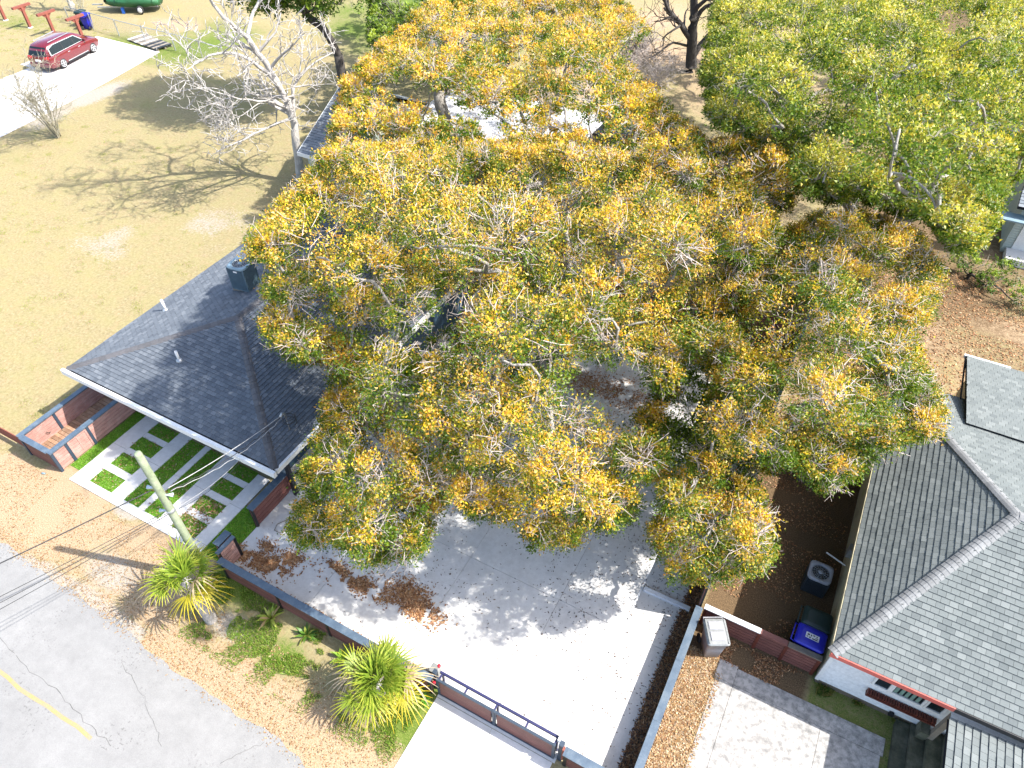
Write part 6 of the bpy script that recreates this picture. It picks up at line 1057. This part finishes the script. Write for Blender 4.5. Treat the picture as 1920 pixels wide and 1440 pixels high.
bare('dark trunked bare tree among the oaks at the top', (-13.1, 51.2), [
 ([(-13.1, 51.2, -.1), (-13.27, 51.16, 1.62), (-13.41, 51.12, 3.01), (-13.62, 51.07, 4.66), (-13.9, 51.0, 8)], .42, .2),
 ([(-13.4, 51.12, 2.14), (-14.16, 50.41, 3.27), (-15.03, 49.67, 4.44), (-15.9, 49.4, 6.4)], .22, .06), ([(-13.11, 51.2, 1.1), (-12.64, 51.83, 2.16), (-12.1, 52.49, 2.81), (-11, 53, 4)], .24, .06),
 ([(-13.43, 51.12, 1.68), (-14.33, 50.06, 2.14), (-15.03, 49.36, 1.54), (-15.93, 48.82, 1.13)], .1, .03), ([(-13.41, 51.12, 3.01), (-13.2, 51.69, 3.89), (-12.43, 52.4, 4.47), (-11.5, 53, 6)], .2, .05)], .3, 'barkdark', 9, 3, spawn=(6, 5, 4), lens=(2.4, 1.4, .9), rmin=.018)
bare('grey trunk of a bare tree cut off by the top edge', (-62.8, 39.3), [([(-62.8, 39.3, -.1), (-62.9, 39.2, 2), (-63, 39.1, 5)], .28, .16), ([(-62.8, 39.3, .5), (-62.3, 39.6, 2.2), (-62, 40, 4)], .08, .03)], .2, 'barkpale', 6, 3, spawn=(6, 4, 3), lens=(1.6, 1.2, .7), rmin=.014)
rg_ = random.Random(3); stems = []
for j in range(22):
    a = rg_.uniform(0, 6.28); sp = rg_.uniform(.4, 1.9); h = rg_.uniform(1.8, 4.0)
    stems.append(([(-43.9+.1*math.cos(a), 23.3+.1*math.sin(a), -.05), (-43.9+.3*sp*math.cos(a), 23.3+.3*sp*math.sin(a), h*.4), (-43.9+.7*sp*math.cos(a), 23.3+.7*sp*math.sin(a), h*.75), (-43.9+1.15*sp*math.cos(a), 23.3+1.15*sp*math.sin(a), h)], rg_.uniform(.02, .045), .008))
bare('leafless multi stemmed shrub at the edge of the far driveway', (-43.9, 23.3), stems, .04, 'twiggreen', 8, 3, 'bare_shrub', spawn=(5, 3, 3), lens=(1.1, .6, .4), rmin=.010)
stems = []
for j in range(9):
    a = rg_.uniform(0, 6.28); sp = rg_.uniform(.2, .9); h = rg_.uniform(1., 2.2)
    stems.append(([(-59.8, 38.0, -.05), (-59.8+.4*sp*math.cos(a), 38+.4*sp*math.sin(a), h*.5), (-59.8+sp*math.cos(a), 38+sp*math.sin(a), h)], .03, .008))
bare('thin leafless bush beside the bins behind the car', (-59.8, 38), stems, .03, 'twiggreen', 12, 2, 'bare_shrub', spawn=(5, 3), lens=(.8, .5), rmin=.009)
for (bx_, by_), lb_ in zip(((-16.2, 48.2), (-14.4, 47.0), (-17.4, 51.5)), ('pale dry brush left of the dark bare trunk', 'low dry brush in front of the dark bare trunk', 'dry brush at the top edge beyond the orange oak')):
    stems = []
    for j in range(16):
        a = rg_.uniform(0, 6.28); sp = rg_.uniform(.3, 1.5); h = rg_.uniform(.7, 2.0)
        stems.append(([(bx_, by_, -.05), (bx_+.4*sp*math.cos(a), by_+.4*sp*math.sin(a), h*.6), (bx_+1.2*sp*math.cos(a), by_+1.2*sp*math.sin(a), h)], .03, .01))
    bare(lb_, (bx_, by_), stems, .03, 'twig', int(-bx_*10), 3, 'dry_brush', spawn=(4, 3, 3), lens=(.9, .6, .4), rmin=.012)
oak('dark green low shrub in the shade by the cottage', (6.0, 33.8), np.array([[6.0, 33.8, .6, .7], [6.8, 33.2, .5, .6], [5.4, 34.6, .7, .7], [7.4, 34.1, .6, .7], [8.2, 32.4, .5, .6]]), 600, 20, .12, PAL_DARK, 77, .2, 'barkdark', 'twiggreen', 2, 'evergreen_shrub')
oak('dark leafy small tree growing against the tall fence under the oaks', (-1.4, 16.2), np.array([[-2.24, 16.69, 3.0, 0.9], [-1.33, 16.02, 2.6, 0.9], [-1.89, 15.41, 2.4, 0.9], [-1.15, 17.07, 3.2, 0.8], [-2.56, 15.55, 2.4, 0.8], [-2.22, 17.98, 3.6, 0.8], [-1.57, 14.55, 2.2, 0.8], [-0.82, 15.61, 2.0, 0.7], [-0.50, 16.46, 2.6, 0.7], [-2.95, 18.89, 4.0, 0.7]]), 2000, 34, .10, dict(PAL_DARK, bias=.4), 78, 1.0, 'barkdark', 'twiggreen', 1, 'evergreen_tree')
oak('dark green understorey tree beneath the great orange oak', (-8.9, 12.9), np.array([[-8.89, 14.43, 5.0, 0.9], [-7.74, 14.44, 4.8, 0.9], [-8.94, 13.49, 4.6, 0.9], [-7.26, 15.33, 5.2, 0.9], [-8.78, 15.29, 5.4, 0.8], [-9.48, 12.75, 4.4, 0.9], [-10.41, 12.66, 4.4, 0.8], [-11.44, 12.70, 4.6, 0.7], [-7.95, 13.42, 4.3, 0.9], [-8.46, 12.31, 4.0, 0.9], [-8.31, 11.12, 3.8, 0.9], [-8.28, 10.18, 3.6, 0.8], [-7.08, 13.90, 4.4, 0.7], [-7.59, 16.73, 5.6, 0.8], [-9.93, 13.84, 4.8, 0.6]]), 1700, 30, .085, dict(PAL_ORANGE, bias=.32), 79, 1.8, 'bark', 'twig', 1, 'evergreen_tree')

# ------------------------------------------------------------------ fallen leaves, turf and grass
def scatter(name, label, pts, size, cols, flat=.25, z=.035, seed=1, wid=.25):
    rg = np.random.default_rng(seed); n = len(pts); P = np.concatenate([pts, np.full((n, 1), z)], 1); P[:, 2] += rg.random(n)*.02
    a = rg.uniform(0, 6.28, n); A = np.stack([np.cos(a), np.sin(a), rg.normal(0, flat, n)], 1); Nn = unit(np.stack([rg.normal(0, flat, n), rg.normal(0, flat, n), np.ones(n)], 1))
    s = size*rg.uniform(.6, 1.3, n); V, Fq = leaf_quads(P, unit(A), Nn, s, s*wid)
    c = np.array(cols)[rg.integers(0, len(cols), n)]*rg.uniform(.75, 1.2, (n, 1))
    o = obj(name, rawmesh(name, V, Fq, MT['litterleaf'], c), None, 'stuff'); o['label'] = label; o['category'] = 'leaves' if 'grass' not in name else 'grass'; return o
def rect_pts(rg, n, x0, y0, x1, y1): return np.stack([rg.uniform(x0, x1, n), rg.uniform(y0, y1, n)], 1)
DARKL = [(.06, .035, .025), (.10, .06, .04), (.05, .045, .045), (.13, .075, .04)]; BROWNL = [(.32, .16, .07), (.36, .2, .09), (.24, .11, .05), (.42, .26, .14), (.18, .08, .035)]; ORANGEL = [(.30, .185, .08), (.35, .25, .13), (.26, .145, .06), (.37, .29, .19), (.20, .10, .045)]
rg = np.random.default_rng(21)
p1 = rect_pts(rg, 9000, -13.4, 6.3, -.4, 14); dn = vnoise(p1[:, 0], p1[:, 1], 1.1, 7)*.6+vnoise(p1[:, 0], p1[:, 1], .4, 8)*.4
pr = .10+.8*np.clip((p1[:, 1]-7.6)/4, 0, 1); pr += np.where(p1[:, 0] > -1.4, .35, 0)
scatter('scattered_dry_leaves', 'small dark dry leaves scattered over the pale concrete yard', p1[rg.random(len(p1)) < pr*np.clip(dn*1.6-.25, 0, 1)], .075, DARKL, .3, .036, 1, .17)
pts = []
for cx, cy, rx_, ry_, n in ((-9.4, 7.62, 1.3, .28, 1700), (-7.9, 8.05, .8, .42, 1500), (-7.2, 7.75, .6, .3, 1200), (-10.4, 7.6, .35, .3, 700), (-12.9, 6.75, .8, .28, 1500), (-12.1, 6.9, .5, .3, 900), (-11.9, 7.35, .35, .25, 500), (-12.9, 7.3, .3, .2, 300), (-9.5, 8.8, .5, .3, 300), (-5.2, 19.2, 1.6, .9, 1500), (-7, 19, 1.5, .8, 1500)):
    q = rg.normal(0, .55, (n, 2))*[rx_, ry_]+[cx, cy]; k = vnoise(q[:, 0], q[:, 1], .45, 9)+.4*vnoise(q[:, 0], q[:, 1], .15, 6); pts.append(q[k > .5])
q = rect_pts(rg, 2600, -13.2, 6.08, -5.6, 6.3); pts.append(q[rg.random(len(q)) < .75*vnoise(q[:, 0], q[:, 1], 1., 3)+.2])
scatter('leaf_piles', 'drifts of brown fallen leaves on the concrete yard', np.concatenate(pts), .09, BROWNL, .35, .036, 2)
q = rect_pts(rg, 5200, -.42, 6.1, -.02, 13); scatter('leaf_litter_strip', 'dark leaf litter in the narrow bed along the side fence', q, .07, BROWNL+DARKL, .4, .03, 3)
q = np.concatenate([rect_pts(rg, 10000, .2, 5.5, 1.06, 10.6), rect_pts(rg, 900, 1.06, 7, 1.25, 10.2)]); scatter('leaf_litter_right', 'orange fallen leaves between the side fence and the old driveway', q, .06, ORANGEL, .3, .02, 4)
q = np.concatenate([rect_pts(rg, 2600, .9, 10.55, 3.5, 11.3), rect_pts(rg, 9000, .2, 11.5, 3.5, 20)]); k = vnoise(q[:, 0], q[:, 1], .7, 12); scatter('leaf_litter_side_yard', 'brown leaf litter in the shaded side yard', q[k > .42], .06, BROWNL+[(.10, .06, .035)], .35, .02, 5)
q = rect_pts(rg, 16000, -30, 3.0, -5.6, 5.9); ed = 3.2+(-14-q[:, 0])*.03
k = vnoise(q[:, 0], q[:, 1], .8, 13); ok = np.where(q[:, 0] > -13.8, (q[:, 1] < 4.4+.8*k) & (k > .25), k > .35); scatter('verge_leaf_litter', 'orange brown leaf litter along the road verge', q[ok & (q[:, 1] > ed-.15)], .055, ORANGEL, .25, .012, 6)
q = rect_pts(rg, 6000, -26, 2.5, -5.7, 3.9); e_ = 2.85+(-7.3-q[:, 0])*.0415; ok = (q[:, 1] > e_-.45) & (q[:, 1] < e_+.3) & (rg.random(len(q)) < np.clip(1-(e_-q[:, 1])/.4, 0, 1)**2)
scatter('road_edge_leaves', 'dry leaves and grit spilling over the road edge', q[ok], .05, ORANGEL, .25, .014, 16)
q = rect_pts(rg, 14000, .3, 20.5, 9, 34); k = vnoise(q[:, 0], q[:, 1], 1.2, 14); scatter('back_yard_leaf_litter', 'brown leaf litter on the shaded ground behind the right house', q[k > .35], .10, BROWNL, .35, .015, 7)
q = np.stack([rg.uniform(3.6, 7.5, 260), rg.uniform(11, 21, 260)], 1)
def blades(name, label, pts, h, cols, seed, z=.02, w=.012, lean=.5):
    rg = np.random.default_rng(seed); n = len(pts); a = rg.uniform(0, 6.28, n); P = np.concatenate([pts, np.full((n, 1), z)], 1); s = np.stack([np.cos(a), np.sin(a), 0*a], 1)*w; hh = h*rg.uniform(.5, 1.3, n)
    tip = P+np.stack([rg.normal(0, lean, n)*hh, rg.normal(0, lean, n)*hh, hh], 1); V = np.stack([P-s, P+s, tip], 1).reshape(-1, 3)
    c = np.array(cols)[rg.integers(0, len(cols), n)]*rg.uniform(.75, 1.25, (n, 1)); o = obj(name, rawmesh(name, V, np.arange(3*n).reshape(-1, 3), MT['leaf'], c), None, 'stuff'); o['label'] = label; o['category'] = 'grass'
TURF = [(.12, .30, .015), (.15, .36, .02), (.2, .40, .03), (.28, .38, .06)]
pts = [rect_pts(rg, int((c-a)*(d-b)*2600), a+.01, b+.01, c-.01, d-.01) for a, b, c, d in pave_turf]
blades('turf_grass', 'bright green turf in the panels of the front walk', np.concatenate(pts), .045, TURF, 31)
pts = [rect_pts(rg, int((c-a)*(d-b)*55), a, b, c, d) for a, b, c, d in pave_turf[:-2]]+[rect_pts(rg, 420, -16.25, 6.4, -15.2, 7.8)]
scatter('turf_dry_leaves', 'pale dry leaves lying on the turf panels', np.concatenate(pts), .08, ORANGEL, .3, .05, 32)
q = rect_pts(rg, 45000, -13.8, 3.7, -5.7, 5.85); k = vnoise(q[:, 0], q[:, 1], .55, 15)*.7+vnoise(q[:, 0], q[:, 1], .2, 16)*.3; q = q[(k > .48) & (rg.random(len(q)) < np.clip((q[:, 1]-3.6)*1.3, 0, 1))]
blades('verge_grass', 'patchy green grass on the verge in front of the fence', q, .07, [(.12, .24, .02), (.2, .32, .04), (.30, .34, .07)], 33)
c_ = rect_pts(rg, 300, -46, 6.8, -22.6, 26); c_ = np.concatenate([c_, rect_pts(rg, 120, -24.6, 6.8, -22.8, 13), rect_pts(rg, 200, -66, 30, -55.5, 38)]); q = np.repeat(c_, 40, 0)+rg.normal(0, .11, (len(c_)*40, 2))
keep = ~((q[:, 0] > -23.2) & (q[:, 1] < 10.2)); blades('lawn_weeds', 'small green weed tufts dotted over the dry lawn', q[keep], .03, [(.2, .28, .03), (.30, .34, .06), (.38, .36, .09)], 34)
q = rect_pts(rg, 5000, 3.7, 10.6, 6.2, 11.2); blades('wall_grass', 'grass growing along the foot of the white wall', q[vnoise(q[:, 0], q[:, 1], .5, 18) > .45], .12, [(.07, .14, .02), (.14, .2, .03), (.3, .24, .07)], 35)
